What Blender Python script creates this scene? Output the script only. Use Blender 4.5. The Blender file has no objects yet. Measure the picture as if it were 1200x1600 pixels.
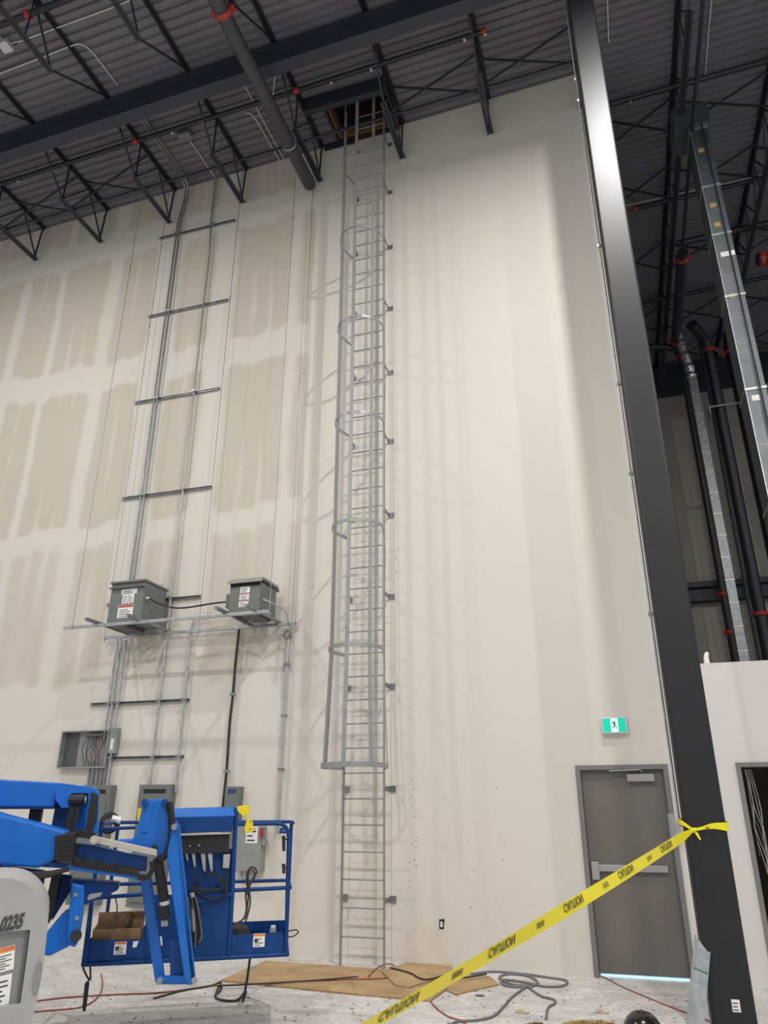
import bpy, bmesh, math, random
from mathutils import Vector, Matrix
random.seed(7)
S = bpy.context.scene
COL = S.collection
# ------------------------------------------------------------------ camera
FPX, PIT, YAW = 1146.53, .38447, -.301146
cp, sp, cy, sy = math.cos(PIT), math.sin(PIT), math.cos(YAW), math.sin(YAW)
FWD = Vector((sy*cp, cy*cp, sp)); RGT = Vector((cy, -sy, 0)); UPV = RGT.cross(FWD)
CAM = Vector((0, 0, 1.71))
cam = bpy.data.cameras.new('camera'); cam.sensor_fit = 'VERTICAL'; cam.sensor_height = 36
cam.lens = FPX/1600*36; cam.clip_start = .05; cam.clip_end = 200
co = bpy.data.objects.new('camera', cam); COL.objects.link(co)
co.matrix_world = Matrix(((RGT.x, UPV.x, -FWD.x, CAM.x), (RGT.y, UPV.y, -FWD.y, CAM.y), (RGT.z, UPV.z, -FWD.z, CAM.z), (0, 0, 0, 1)))
S.camera = co
# ------------------------------------------------------------------ light
w = bpy.data.worlds.new('world'); S.world = w; w.use_nodes = True
w.node_tree.nodes['Background'].inputs[0].default_value = (.92, .96, 1, 1)
w.node_tree.nodes['Background'].inputs[1].default_value = .55
S.view_settings.view_transform = 'Standard'; S.view_settings.look = 'None'
S.view_settings.gamma = 1; S.view_settings.exposure = -0.1; S.view_settings.use_curve_mapping = False
def lamp(name, loc, watt, sx=.24, sy=.2):
    l = bpy.data.lights.new(name, 'AREA'); l.shape = 'RECTANGLE'; l.size = sx; l.size_y = sy
    l.energy = watt; l.color = (1, .975, .94)
    o = bpy.data.objects.new(name, l); COL.objects.link(o); o.location = loc
    return o
for lx, ly, k in ((1.12, 4.5, 1.05), (-9.3, 4.5, .55), (-19.7, 4.5, .6), (11.5, 4.5, .7), (-4.1, -2.4, 1.1), (-14.5, -2.4, .6), (6.3, -2.4, 1.15), (-4.1, -9.5, 1.1), (6.3, -9.5, 1.1)):
    lamp('high_bay_light', (lx, ly, 12.35), 560*k)

# ------------------------------------------------------------------ materials
MATS = {}
def mat(name, col, rough=.6, metal=0.0, noise=0.0, nscale=8, bump=0.0, emit=0.0, spec=.5):
    m = bpy.data.materials.new(name); m.use_nodes = True; nt = m.node_tree
    b = nt.nodes['Principled BSDF']
    b.inputs['Base Color'].default_value = (*col, 1); b.inputs['Roughness'].default_value = rough
    b.inputs['Metallic'].default_value = metal; b.inputs['Specular IOR Level'].default_value = spec
    if noise or bump:
        tc = nt.nodes.new('ShaderNodeTexCoord'); n = nt.nodes.new('ShaderNodeTexNoise')
        n.inputs['Scale'].default_value = nscale; n.inputs['Detail'].default_value = 5
        nt.links.new(tc.outputs['Object'], n.inputs['Vector'])
        if noise:
            r = nt.nodes.new('ShaderNodeValToRGB'); nt.links.new(n.outputs['Fac'], r.inputs[0])
            r.color_ramp.elements[0].position = .3; r.color_ramp.elements[1].position = .7
            r.color_ramp.elements[0].color = (*[c*(1-noise) for c in col], 1)
            r.color_ramp.elements[1].color = (*[min(1, c*(1+noise)) for c in col], 1)
            nt.links.new(r.outputs[0], b.inputs['Base Color'])
        if bump:
            bn = nt.nodes.new('ShaderNodeBump'); bn.inputs['Strength'].default_value = bump; bn.inputs['Distance'].default_value = .01
            nt.links.new(n.outputs['Fac'], bn.inputs['Height']); nt.links.new(bn.outputs[0], b.inputs['Normal'])
    if emit:
        b.inputs['Emission Color'].default_value = (*col, 1); b.inputs['Emission Strength'].default_value = emit
    MATS[name] = m
    return m
mat('deck', (.155, .155, .17), .55, 0, .1, 1.5)
mat('joist', (.022, .025, .04), .5)
mat('girder', (.03, .033, .05), .5, 0, .15, 2)
mat('pipe_black', (.02, .021, .028), .4)
mat('pipe_grey', (.05, .052, .06), .45, 0, .15, 6)
mat('column', (.009, .0095, .012), .43, 0, .12, 3)
mat('ladder', (.33, .335, .34), .45, .35, .08, 8)
mat('galv', (.5, .52, .53), .38, .75, .18, 14)
mat('galv_dark', (.3, .31, .32), .42, .7, .2, 10)
mat('duct', (.15, .165, .18), .42, .75, .12, 4)
mat('foil', (.6, .62, .64), .25, .9, .25, 18, .9)
mat('white_conduit', (.62, .63, .64), .4, .3)
mat('slot', (.015, .015, .017), .8)
mat('enclosure', (.17, .18, .175), .5, .1, .06, 6)
mat('enclosure_light', (.29, .3, .29), .5, .1, .06, 6)
mat('enclosure_dark', (.1, .108, .11), .5, .1)
mat('sticker', (.82, .81, .78), .5)
mat('print_dark', (.05, .05, .055), .6)
mat('print_red', (.55, .08, .06), .5)
mat('print_orange', (.72, .22, .05), .5)
mat('print_navy', (.03, .05, .16), .5)
mat('red', (.36, .035, .025), .45)
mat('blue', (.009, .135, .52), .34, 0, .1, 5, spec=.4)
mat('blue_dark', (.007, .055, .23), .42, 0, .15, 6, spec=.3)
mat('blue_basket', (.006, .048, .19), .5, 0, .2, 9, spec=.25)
mat('black', (.012, .012, .014), .55)
mat('rubber', (.018, .018, .019), .75)
mat('aluminium', (.52, .49, .44), .5, .4, .1, 10)
mat('hood', (.36, .365, .36), .55, 0, .07, 3, .08)
mat('hood_panel', (.235, .245, .245), .5, 0, .05, 3)
mat('yellow', (.82, .62, .02), .45)
mat('cardboard', (.3, .185, .085), .8, 0, .12, 30)
mat('plywood', (.43, .29, .145), .7, 0, .22, 3)
mat('ply_edge', (.38, .24, .12), .8, 0, .3, 40)
mat('door', (.155, .142, .133), .5, 0, .07, 2)
mat('door_frame', (.2, .192, .188), .5, 0, .06, 4)
mat('closer', (.4, .395, .38), .4, .4)
mat('cord_orange', (.3, .085, .045), .6)
mat('cord_black', (.03, .03, .032), .6)
mat('cord_grey', (.16, .16, .16), .6)
mat('wire_white', (.6, .58, .55), .5)
mat('dirt', (.23, .15, .07), .95, 0, .4, 40, .5)
mat('straw', (.42, .31, .11), .9, 0, .4, 60)
mat('debris', (.5, .38, .28), .9)
mat('wood_raw', (.2, .1, .05), .7, 0, .25, 6)
mat('hatch_dark', (.045, .022, .018), .8, 0, .3, 3)
mat('dark_room', (.4, .39, .385), .9)
mat('green_ink', (.05, .2, .08), .6)
mat('bolt', (.6, .6, .6), .35, .8)
mat('exit_green', (.0, .42, .27), .4, 0, 0, 8, 0, 1.0)
mat('exit_white', (.55, 1, .88), .4, 0, 0, 8, 0, 1.15)
mat('exit_figure', (.0, .12, .09), .5)
mat('exit_case', (.72, .72, .7), .4)
mat('daylight', (.5, .78, .92), .5, 0, 0, 8, 0, .9)
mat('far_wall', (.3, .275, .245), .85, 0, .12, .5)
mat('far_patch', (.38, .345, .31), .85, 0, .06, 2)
mat('paint_low', (.66, .63, .6), .75, 0, .02, 2)
m = mat('acrylic', (.85, .9, .92), .12); m.node_tree.nodes['Principled BSDF'].inputs['Alpha'].default_value = .14
# caution tape: thin translucent film
m = mat('tape', (.8, .69, .008), .4)
m.node_tree.nodes['Principled BSDF'].inputs['Transmission Weight'].default_value = 0
mat('tape_print', (.11, .1, .02), .5)
# wall paint with bare drywall fields (attribute 'bare')
m = bpy.data.materials.new('drywall'); m.use_nodes = True; nt = m.node_tree; b = nt.nodes['Principled BSDF']
b.inputs['Roughness'].default_value = .85; b.inputs['Specular IOR Level'].default_value = .3
at = nt.nodes.new('ShaderNodeAttribute'); at.attribute_name = 'bare'
tc = nt.nodes.new('ShaderNodeTexCoord'); n1 = nt.nodes.new('ShaderNodeTexNoise'); n1.inputs['Scale'].default_value = 2.2; n1.inputs['Detail'].default_value = 6
mp = nt.nodes.new('ShaderNodeMapping'); mp.inputs['Scale'].default_value = (1.6, 1, .28)
nt.links.new(tc.outputs['Object'], mp.inputs[0]); nt.links.new(mp.outputs[0], n1.inputs['Vector'])
n2 = nt.nodes.new('ShaderNodeTexNoise'); n2.inputs['Scale'].default_value = 70; n2.inputs['Detail'].default_value = 2
nt.links.new(tc.outputs['Object'], n2.inputs['Vector'])
ma = nt.nodes.new('ShaderNodeMath'); ma.operation = 'MULTIPLY_ADD'; ma.inputs[1].default_value = .6; ma.inputs[2].default_value = -.3
nt.links.new(n1.outputs['Fac'], ma.inputs[0])
ad = nt.nodes.new('ShaderNodeMath'); ad.operation = 'ADD'; nt.links.new(at.outputs['Fac'], ad.inputs[0]); nt.links.new(ma.outputs[0], ad.inputs[1])
rp = nt.nodes.new('ShaderNodeValToRGB'); rp.color_ramp.elements[0].position = .18; rp.color_ramp.elements[1].position = .8
rp.color_ramp.elements[0].color = (.695, .66, .6, 1); rp.color_ramp.elements[1].color = (.585, .542, .455, 1)
nt.links.new(ad.outputs[0], rp.inputs[0]); nt.links.new(rp.outputs[0], b.inputs['Base Color'])
bn = nt.nodes.new('ShaderNodeBump'); bn.inputs['Strength'].default_value = .06; bn.inputs['Distance'].default_value = .01
nt.links.new(n2.outputs['Fac'], bn.inputs['Height']); nt.links.new(bn.outputs[0], b.inputs['Normal'])
MATS['drywall'] = m
# concrete floor
m = bpy.data.materials.new('concrete'); m.use_nodes = True; nt = m.node_tree; b = nt.nodes['Principled BSDF']
b.inputs['Roughness'].default_value = .62
tc = nt.nodes.new('ShaderNodeTexCoord')
mp = nt.nodes.new('ShaderNodeMapping'); mp.inputs['Scale'].default_value = (.8, 1.6, 1); mp.inputs['Rotation'].default_value = (0, 0, .35)
nt.links.new(tc.outputs['Object'], mp.inputs[0])
n1 = nt.nodes.new('ShaderNodeTexNoise'); n1.inputs['Scale'].default_value = 1.6; n1.inputs['Detail'].default_value = 8; n1.inputs['Roughness'].default_value = .65; n1.inputs['Distortion'].default_value = 1.2
nt.links.new(mp.outputs[0], n1.inputs['Vector'])
r1 = nt.nodes.new('ShaderNodeValToRGB'); r1.color_ramp.elements[0].position = .3; r1.color_ramp.elements[1].position = .72
r1.color_ramp.elements[0].color = (.47, .45, .44, 1); r1.color_ramp.elements[1].color = (.8, .77, .74, 1)
nt.links.new(n1.outputs['Fac'], r1.inputs[0])
n3 = nt.nodes.new('ShaderNodeTexNoise'); n3.inputs['Scale'].default_value = 22; n3.inputs['Detail'].default_value = 6
nt.links.new(tc.outputs['Object'], n3.inputs['Vector'])
r3 = nt.nodes.new('ShaderNodeValToRGB'); r3.color_ramp.elements[0].position = .36; r3.color_ramp.elements[1].position = .6
r3.color_ramp.elements[0].color = (.72, .72, .72, 1); r3.color_ramp.elements[1].color = (1, 1, 1, 1)
nt.links.new(n3.outputs['Fac'], r3.inputs[0])
mx = nt.nodes.new('ShaderNodeMix'); mx.data_type = 'RGBA'; mx.blend_type = 'MULTIPLY'; mx.inputs[0].default_value = .8
nt.links.new(r1.outputs[0], mx.inputs[6]); nt.links.new(r3.outputs[0], mx.inputs[7]); nt.links.new(mx.outputs[2], b.inputs['Base Color'])
MATS['concrete'] = m

# ------------------------------------------------------------------ helpers
V = Vector
def ray(px, py): return FWD + RGT*((px-600)/FPX) + UPV*((800-py)/FPX)
def atY(px, py, Y):
    d = ray(px, py); return CAM + d*((Y-CAM.y)/d.y)
def atZ(px, py, Z):
    d = ray(px, py); return CAM + d*((Z-CAM.z)/d.z)
YW = 9.62            # front face of the tall wall
def zd(x): return 13.625 + .0322*x      # roof deck height (drains to the left)

class MB:
    def __init__(s): s.v = []; s.f = []; s.mi = []; s.cur = 0
    def add(s, vs, fs):
        o = len(s.v); s.v += [V(p) for p in vs]
        for f in fs: s.f.append([i+o for i in f]); s.mi.append(s.cur)
        return s
    def hexa(s, p):   # 8 points: bottom 4 ccw, top 4 ccw
        return s.add(p, [(3,2,1,0), (4,5,6,7), (0,1,5,4), (1,2,6,5), (2,3,7,6), (3,0,4,7)])
    def box(s, a, b):
        x0, y0, z0 = a; x1, y1, z1 = b
        x0, x1 = min(x0, x1), max(x0, x1); y0, y1 = min(y0, y1), max(y0, y1); z0, z1 = min(z0, z1), max(z0, z1)
        return s.hexa([(x0,y0,z0),(x1,y0,z0),(x1,y1,z0),(x0,y1,z0),(x0,y0,z1),(x1,y0,z1),(x1,y1,z1),(x0,y1,z1)])
    def bar(s, p, q, wd, ht, up=(0,0,1)):     # rectangular bar from p to q
        p, q, up = V(p), V(q), V(up); d = (q-p).normalized()
        a = d.cross(up)
        if a.length < 1e-4: a = d.cross(V((1,0,0)))
        a.normalize(); c = a.cross(d).normalized(); a *= wd/2; c *= ht/2
        return s.hexa([p-a-c, p+a-c, q+a-c, q-a-c, p-a+c, p+a+c, q+a+c, q-a+c])
    def tube(s, pts, r, n=8, cap=True):
        pts = [V(p) for p in pts]; rings = []; ref = None
        for i, p in enumerate(pts):
            d = ((pts[min(i+1, len(pts)-1)]-p).normalized() + (p-pts[max(i-1, 0)]).normalized())
            if d.length < 1e-6: d = V((0,0,1))
            d.normalize()
            if ref is None:
                ref = d.cross(V((0,0,1)))
                if ref.length < 1e-3: ref = d.cross(V((1,0,0)))
            ref = (ref - d*ref.dot(d)).normalized(); c = d.cross(ref)
            rr = r[i] if isinstance(r, (list, tuple)) else r
            rings.append([p + (ref*math.cos(2*math.pi*k/n) + c*math.sin(2*math.pi*k/n))*rr for k in range(n)])
        vs = [q for g in rings for q in g]; fs = []
        for i in range(len(rings)-1):
            for k in range(n): fs.append((i*n+k, i*n+(k+1)%n, (i+1)*n+(k+1)%n, (i+1)*n+k))
        if cap: fs.append(tuple(range(n-1, -1, -1))); fs.append(tuple((len(rings)-1)*n+k for k in range(n)))
        return s.add(vs, fs)
    def prism(s, poly, ext):       # poly: 3D points, ext: vector
        n = len(poly); poly = [V(p) for p in poly]; e = V(ext)
        vs = poly + [p+e for p in poly]
        fs = [tuple(range(n)), tuple(range(2*n-1, n-1, -1))] + [(i, n+i, n+(i+1)%n, (i+1)%n) for i in range(n)]
        return s.add(vs, fs)
    def mesh(s, name, mats):
        me = bpy.data.meshes.new(name); me.from_pydata([tuple(v) for v in s.v], [], s.f)
        for m in (mats if isinstance(mats, (list, tuple)) else [mats]): me.materials.append(MATS[m])
        for p, i in zip(me.polygons, s.mi): p.material_index = i
        bm = bmesh.new(); bm.from_mesh(me); bmesh.ops.recalc_face_normals(bm, faces=bm.faces); bm.to_mesh(me); bm.free()
        me.update(); return me
    def build(s, name, mats, parent=None, bevel=0, seg=2, smooth=False):
        me = s.mesh(name, mats); o = bpy.data.objects.new(name, me); COL.objects.link(o)
        if smooth:
            for p in me.polygons: p.use_smooth = True
            if hasattr(me, 'set_sharp_from_angle'): me.set_sharp_from_angle(angle=math.radians(40))
        if bevel:
            md = o.modifiers.new('bevel', 'BEVEL'); md.width = bevel; md.segments = seg; md.limit_method = 'ANGLE'
        if parent: adopt(o, parent)
        return o
def adopt(o, p):
    o.parent = p; t = V((0,0,0)); q = p
    while q: t += q.location; q = q.parent
    o.location = o.location - t
def thing(name, label, cat, loc=(0,0,0), group=None):
    o = bpy.data.objects.new(name, None); COL.objects.link(o); o.location = loc; o.empty_display_size = .1
    return tag(o, label, cat, group)
def tag(o, label, cat, group=None, kind=None):
    o['label'] = label
    if cat: o['category'] = cat
    if group: o['group'] = group
    if kind: o['kind'] = kind
    return o
def struct(o, label=None):
    o['kind'] = 'structure'
    if label: o['label'] = label
    return o
def root(name, label, kind_struct=True, loc=(0,0,0)):
    o = bpy.data.objects.new(name, None); COL.objects.link(o); o.location = loc; return struct(o, label)
def inst(o, loc, parent, name=None):        # copy sharing mesh data, world location
    c = o.copy(); COL.objects.link(c); c.parent = None; c.location = loc
    if parent: adopt(c, parent)
    return c
def text_mesh(txt, size, bold=0):
    cu = bpy.data.curves.new('t', 'FONT'); cu.body = txt; cu.size = size; cu.offset = bold; cu.align_x = 'CENTER'; cu.align_y = 'CENTER'; cu.resolution_u = 3
    o = bpy.data.objects.new('t', cu); COL.objects.link(o)
    dg = bpy.context.evaluated_depsgraph_get(); dg.update()
    me = bpy.data.meshes.new_from_object(o.evaluated_get(dg)); bpy.data.objects.remove(o); bpy.data.curves.remove(cu)
    vs = [v.co.copy() for v in me.vertices]; fs = [tuple(p.vertices) for p in me.polygons]; bpy.data.meshes.remove(me)
    return vs, fs
def arc(c, r, a0, a1, n, ax=V((1,0,0)), ay=V((0,0,1))):
    return [V(c)+ax*(r*math.cos(a0+(a1-a0)*i/n))+ay*(r*math.sin(a0+(a1-a0)*i/n)) for i in range(n+1)]
def smooth_path(pts, n=8):
    pts = [V(p) for p in pts]; P = [pts[0]*2-pts[1]] + pts + [pts[-1]*2-pts[-2]]; out = []
    for i in range(1, len(P)-2):
        for k in range(n):
            t = k/n; a, b_, c, d = P[i-1], P[i], P[i+1], P[i+2]
            out.append(.5*((2*b_)+(c-a)*t+(2*a-5*b_+4*c-d)*t*t+(3*b_-a-3*c+d)*t**3))
    return out + [pts[-1]]
def sticker(o, ex, ez, nrm, wd, ht, parent, header='print_red', hfrac=.2, lines=5, name='label_sticker', mark=None):
    """flat printed sticker: origin o = lower left corner, ex / ez unit axes, nrm outward"""
    o, ex, ez, nrm = V(o), V(ex), V(ez), V(nrm); m = MB()
    def quad(u0, u1, v0, v1, d, t=.001):
        m.prism([o+ex*u0+ez*v0+nrm*d, o+ex*u1+ez*v0+nrm*d, o+ex*u1+ez*v1+nrm*d, o+ex*u0+ez*v1+nrm*d], nrm*t)
    quad(0, wd, 0, ht, 0)
    if header: m.cur = 1; quad(wd*.02, wd*.98, ht*(1-hfrac), ht*.98, .001)
    m.cur = 2
    h0 = ht*(1-(hfrac if header else 0))
    for i in range(lines):
        v = h0*(.12+.8*i/max(1, lines)); quad(wd*.12, wd*(.55+.33*random.random()), v, v+h0*.28/max(1, lines), .001)
    if mark: quad(wd*mark[0], wd*mark[1], ht*mark[2], ht*mark[3], .001)
    return m.build(name, ['sticker', header or 'print_red', 'print_dark'], parent)

# ================================================================== SETTING
# floor
m = MB(); m.box((-30, -16, -.2), (16, 20.2, 0)); fl = struct(m.build('floor', 'concrete'), 'dusty mottled grey concrete floor slab')
# door opening in tall wall
DX0, DX1, DZ = -.575, .475, 2.195
XR = .93                                   # right end of the tall wall
def bare(x, z):
    F = [(-15.2,-14.2),(-13.9,-13.0),(-12.8,-11.9),(-11.75,-10.85),(-10.62,-9.88),(-9.72,-8.72),(-8.42,-7.62),(-7.05,-6.32),(-5.85,-4.75),(-4.56,-4.32)]
    Rr = [(12.62, 13.6), (9.45, 11.95), (6.15, 8.88), (3.5, 5.78), (.4, 3.1)]
    def ss(a, b_, t): t = max(0, min(1, (t-a)/(b_-a))); return t*t*(3-2*t)
    j = .022*math.sin(z*2.1+x*3)+.012*math.sin(z*9+x*17)
    k = .05*math.sin(x*4.3)+.03*math.sin(x*13+z)
    v = 0
    for (a, b_) in F:
        if a-.2 < x < b_+.2:
            s1 = ss(a-.09, a+.09, x+j)*(1-ss(b_-.09, b_+.09, x+j)); wdt = b_-a
            t = (x+j*.8-a)/wdt
            st = 0
            for c in ((.36, .68) if wdt > .8 else (.5,)):
                st = max(st, math.exp(-((t-c)/.055)**2)*(.55+.45*math.sin(z*1.7+c*40+a*3)))
            v = max(v, s1*(1-.75*max(0, st)))
    r = 0
    for q, (a, b_) in enumerate(Rr):
        if a-.3 < z < b_+.3: r = max(r, ss(a-.07, a+.07, z+k)*(1-ss(b_-.07, b_+.07, z+k))*(1, 1, 1, .7, .12)[q])
    v *= r
    return max(v, .1 if x < -4.3 and z > 3.3 else 0)
xs = [-16+.07*i for i in range(int(12/.07))] + [-4+.35*i for i in range(10)] + [DX0, -.1, DX1, XR]
zs = [.15*i for i in range(1, 15)]; zs = [0]+[z for z in zs if z < DZ-.02]+[DZ]+[DZ+.09*i for i in range(1, int((12.9-DZ)/.09))]+[None]
m = MB(); nx = len(xs); vals = []
for z in zs:
    for x in xs:
        zz = zd(x)-.01 if z is None else z
        m.v.append(V((x, YW, zz))); vals.append(bare(x, zz) if x < -4 else 0)
for i in range(len(zs)-1):
    for k in range(nx-1):
        if xs[k] >= DX0-1e-6 and xs[k+1] <= DX1+1e-6 and (zs[i+1] or 99) <= DZ+1e-6: continue
        a = i*nx+k; m.f.append([a, a+1, a+nx+1, a+nx]); m.mi.append(0)
n0 = len(m.v)
m.add([(-16, YW+.2, 0), (DX0, YW+.2, 0), (DX0, YW+.2, DZ), (DX1, YW+.2, DZ), (DX1, YW+.2, 0), (XR, YW+.2, 0), (XR, YW+.2, zd(XR)-.01), (-16, YW+.2, zd(-16)-.01)], [(0,1,2,7), (7,2,3,6), (3,4,5,6)])
m.add([(XR, YW, 0), (XR, YW+.2, 0), (XR, YW+.2, zd(XR)-.01), (XR, YW, zd(XR)-.01)], [(0,1,2,3)])
m.add([(DX0, YW, 0), (DX0, YW+.2, 0), (DX0, YW+.2, DZ), (DX0, YW, DZ)], [(0,1,2,3)])
m.add([(DX1, YW, 0), (DX1, YW+.2, 0), (DX1, YW+.2, DZ), (DX1, YW, DZ)], [(0,1,2,3)])
m.add([(DX0, YW, DZ), (DX0, YW+.2, DZ), (DX1, YW+.2, DZ), (DX1, YW, DZ)], [(0,1,2,3)])
me = m.mesh('wall_back', 'drywall')
# recalc keeps vertex order
a_ = me.attributes.new('bare', 'FLOAT', 'POINT')
for i in range(len(me.vertices)): a_.data[i].value = vals[i] if i < len(vals) else 0
wb = bpy.data.objects.new('wall_back', me); COL.objects.link(wb); struct(wb, 'tall drywall wall, taped and unpainted on the left, pale paint on the right')
# screw dots + outlet hole on the wall
m = MB()
for k in range(40):
    x = random.choice((-2.62, -2.62, -2.6, -1.9, -1.5))+random.uniform(-.05, .05); z = random.uniform(.2, 3.2)
    r = random.uniform(.003, .006); m.box((x-r, YW-.002, z-r), (x+r, YW, z+r))
o = m.build('screw_mark', 'slot', wb); o['kind'] = 'stuff'; o['label'] = 'small dark screw dimples in the pale wall'
p = atY(690, 1444, YW)
t = thing('outlet_box', 'small dark uncovered electrical box recessed low in pale wall', 'outlet box', (p.x, YW, p.z))
m = MB(); m.box((p.x-.028, YW-.004, p.z-.05), (p.x+.028, YW-.0005, p.z+.05)); m.build('recess', 'slot', t)
m = MB(); m.box((p.x-.012, YW-.012, p.z-.03), (p.x+.014, YW-.004, p.z+.028)); m.build('device', 'sticker', t)
m = MB(); m.box((p.x+.01, YW-.01, p.z+.02), (p.x+.035, YW-.003, p.z+.055)); m.build('ear', 'slot', t)

# low partition right of the column (coplanar), opening door_2
OX0, OX1, OZ = 1.205, 2.17, 2.2
m = MB()
for a, b_ in (((XR, 0), (OX0, 3.335)), ((OX0, OZ), (OX1, 3.335)), ((OX1, 0), (9, 3.335))):
    m.box((a[0], YW+.005, a[1]), (b_[0], YW+.16, b_[1]))
struct(m.build('wall_right', 'paint_low'), 'low pale partition wall right of the steel column')
# dark room behind low wall
m = MB(); m.box((XR+.02, YW+.16, 3.1), (9, 14.5, 3.25)); struct(m.build('ceiling_low', 'dark_room'), 'flat roof of the low room')
m = MB(); m.box((XR+.02, 14.4, 0), (9, 14.5, 3.1)); struct(m.build('wall_inner', 'dark_room'), 'dark back wall of the low room')
m = MB(); m.box((8.9, YW+.16, 0), (9, 14.4, 3.1)); struct(m.build('wall_inner_right', 'dark_room'), 'dark side wall of the low room')
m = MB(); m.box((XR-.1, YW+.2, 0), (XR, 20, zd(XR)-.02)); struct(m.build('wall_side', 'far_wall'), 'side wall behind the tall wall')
# far wall
m = MB(); m.box((XR, 20, 0), (16, 20.2, zd(6)))
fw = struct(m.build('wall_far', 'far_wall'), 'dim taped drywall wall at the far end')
for a, b_ in ((2.35, 2.75), (3.6, 3.85), (4.6, 5.1)):
    for z0, z1 in ((7.2, 9.2), (9.3, 12.0), (4.2, 6.5)):
        m = MB(); m.box((a, 19.992, z0), (b_, 20, z1)); m.build('mud_band', 'far_patch', fw)
# door_1 (exit)
d1 = root('door_1', 'dark grey steel exit door with panic bar and closer', loc=(DX0, YW, 0))
fwid = .055
for n_, a, b_ in (('jamb', (DX0, 0), (DX0+fwid, DZ)), ('jamb', (DX1-fwid, 0), (DX1, DZ)), ('head', (DX0+fwid, DZ-fwid), (DX1-fwid, DZ))):
    m = MB(); m.box((a[0], YW-.02, a[1]), (b_[0], YW+.15, b_[1])); m.build(n_, 'door_frame', d1, .004)
m = MB(); m.box((DX0+fwid+.004, YW+.045, .035), (DX1-fwid-.004, YW+.09, DZ-fwid-.004)); leaf = m.build('leaf', 'door', d1)
m = MB(); m.box((DX0+fwid+.01, YW+.06, .004), (DX1-fwid-.01, YW+.08, .032)); o = m.build('daylight_gap', 'daylight', d1); o['label'] = 'bright daylight showing under the door'
def door_pt(px, py): return atY(px, py, YW+.045)
p, q = door_pt(924, 1349), door_pt(934, 1374)
m = MB(); m.box((p.x, YW-.03, q.z), (p.x+.085, YW+.046, p.z+.02)); pb = m.build('panic_bar_head', 'closer', leaf, .006)
p, q = door_pt(935, 1352), door_pt(1045, 1368)
m = MB(); m.box((p.x, YW-.015, q.z+.03), (q.x, YW+.046, q.z+.1)); o = m.build('panic_bar', 'closer', leaf, .006)
p, q = door_pt(979, 1210), door_pt(1023, 1221)
m = MB(); m.box((p.x, YW-.03, q.z), (q.x, YW+.046, p.z)); m.build('closer_body', 'closer', leaf, .004)
p, q = door_pt(952, 1205), door_pt(998, 1203)
m = MB(); m.bar((p.x, YW-.03, p.z), (q.x, YW-.03, q.z), .02, .012); m.bar((q.x, YW-.03, q.z+.012), (q.x+.03, YW+.0, q.z-.03), .02, .012); m.build('closer_arm', 'galv', leaf)
# door_2: frame of the right-hand opening
d2 = root('door_2', 'grey steel door frame of open doorway into a dark room', loc=(OX0, YW, 0))
for n_, a, b_ in (('jamb', (OX0, 0), (OX0+.05, OZ)), ('jamb', (OX1-.05, 0), (OX1, OZ)), ('head', (OX0+.05, OZ-.05), (OX1-.05, OZ))):
    m = MB(); m.box((a[0], YW-.015, a[1]), (b_[0], YW+.17, b_[1])); m.build(n_, 'door_frame', d2, .004)

# roof deck: fluted sheets running along the wall, each sheet a piece
ceil = root('ceiling', 'dark grey fluted steel roof deck seen from below', loc=(0, 0, 13.6))
PITCH, NF = .152, 6
sheet_w = PITCH*NF
HX0, HX1, HY0, HY1 = -3.85, -2.72, 8.72, 9.6        # roof hatch opening
def sheet(x0, x1, y0):
    m = MB()
    prof = []
    for k in range(NF):
        y = y0+k*PITCH
        prof += [(y, 0), (y+.085, 0), (y+.1, .038), (y+.137, .038)]
    prof.append((y0+sheet_w, 0))
    for (ya, za), (yb, zb) in zip(prof[:-1], prof[1:]):
        m.add([(x0, ya, zd(x0)+za), (x1, ya, zd(x1)+za), (x1, yb, zd(x1)+zb), (x0, yb, zd(x0)+zb)], [(0,1,2,3)])
    return m.build('deck_sheet', 'deck', ceil)
k = 0
y = HY0 - sheet_w*28
while y < 20.2:
    if y < HY0-1e-3 and y+sheet_w <= HY0+1e-3 or y > HY1-1e-3: sheet(-22, 12, y)
    else: sheet(-22, HX0, y); sheet(HX1, 12, y)
    y += sheet_w
m = MB(); m.box((-26, -17, 13.95), (16, 20.3, 14.1)); m.box((-26, -17, 12.5), (-22, 20.3, 13.95))
# roof slab above with the hatch left open
m = MB()
for a, b_ in (((-26, -17), (HX0-.1, 20.3)), ((HX1+.1, -17), (16, 20.3)), ((HX0-.1, -17), (HX1+.1, HY0-.1)), ((HX0-.1, HY1+.1), (HX1+.1, 20.3))):
    m.box((a[0], a[1], 14.12), (b_[0], b_[1], 14.2))
m.build('roof_slab', 'dark_room', ceil)

# roof hatch above the ladder
ht = thing('roof_hatch', 'dark roof hatch opening with raw wood curb above the caged ladder', 'roof hatch', (HX0, HY0, 13.4))
m = MB(); m.box((HX0-.04, HY0, 13.42), (HX0, HY1, 14.35)); m.build('curb_side', 'hatch_dark', ht)
m = MB(); m.box((HX1, HY0, 13.45), (HX1+.04, HY1, 14.35)); m.build('curb_side', 'hatch_dark', ht)
m = MB(); m.box((HX0-.04, HY1, 13.42), (HX1+.04, HY1+.04, 14.35)); m.build('curb_back', 'hatch_dark', ht)
m = MB(); m.box((HX0-.04, HY0-.04, 13.42), (HX1+.04, HY0, 14.35)); m.build('curb_front', 'hatch_dark', ht)
m = MB(); m.box((HX0-.04, HY0-.04, 14.35), (HX1+.04, HY1+.04, 14.42)); m.build('lid', 'hatch_dark', ht)
m = MB(); m.box((HX0, HY1-.04, 13.55), (HX1, HY1-.002, 13.78)); m.build('wood_blocking', 'wood_raw', ht)
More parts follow.
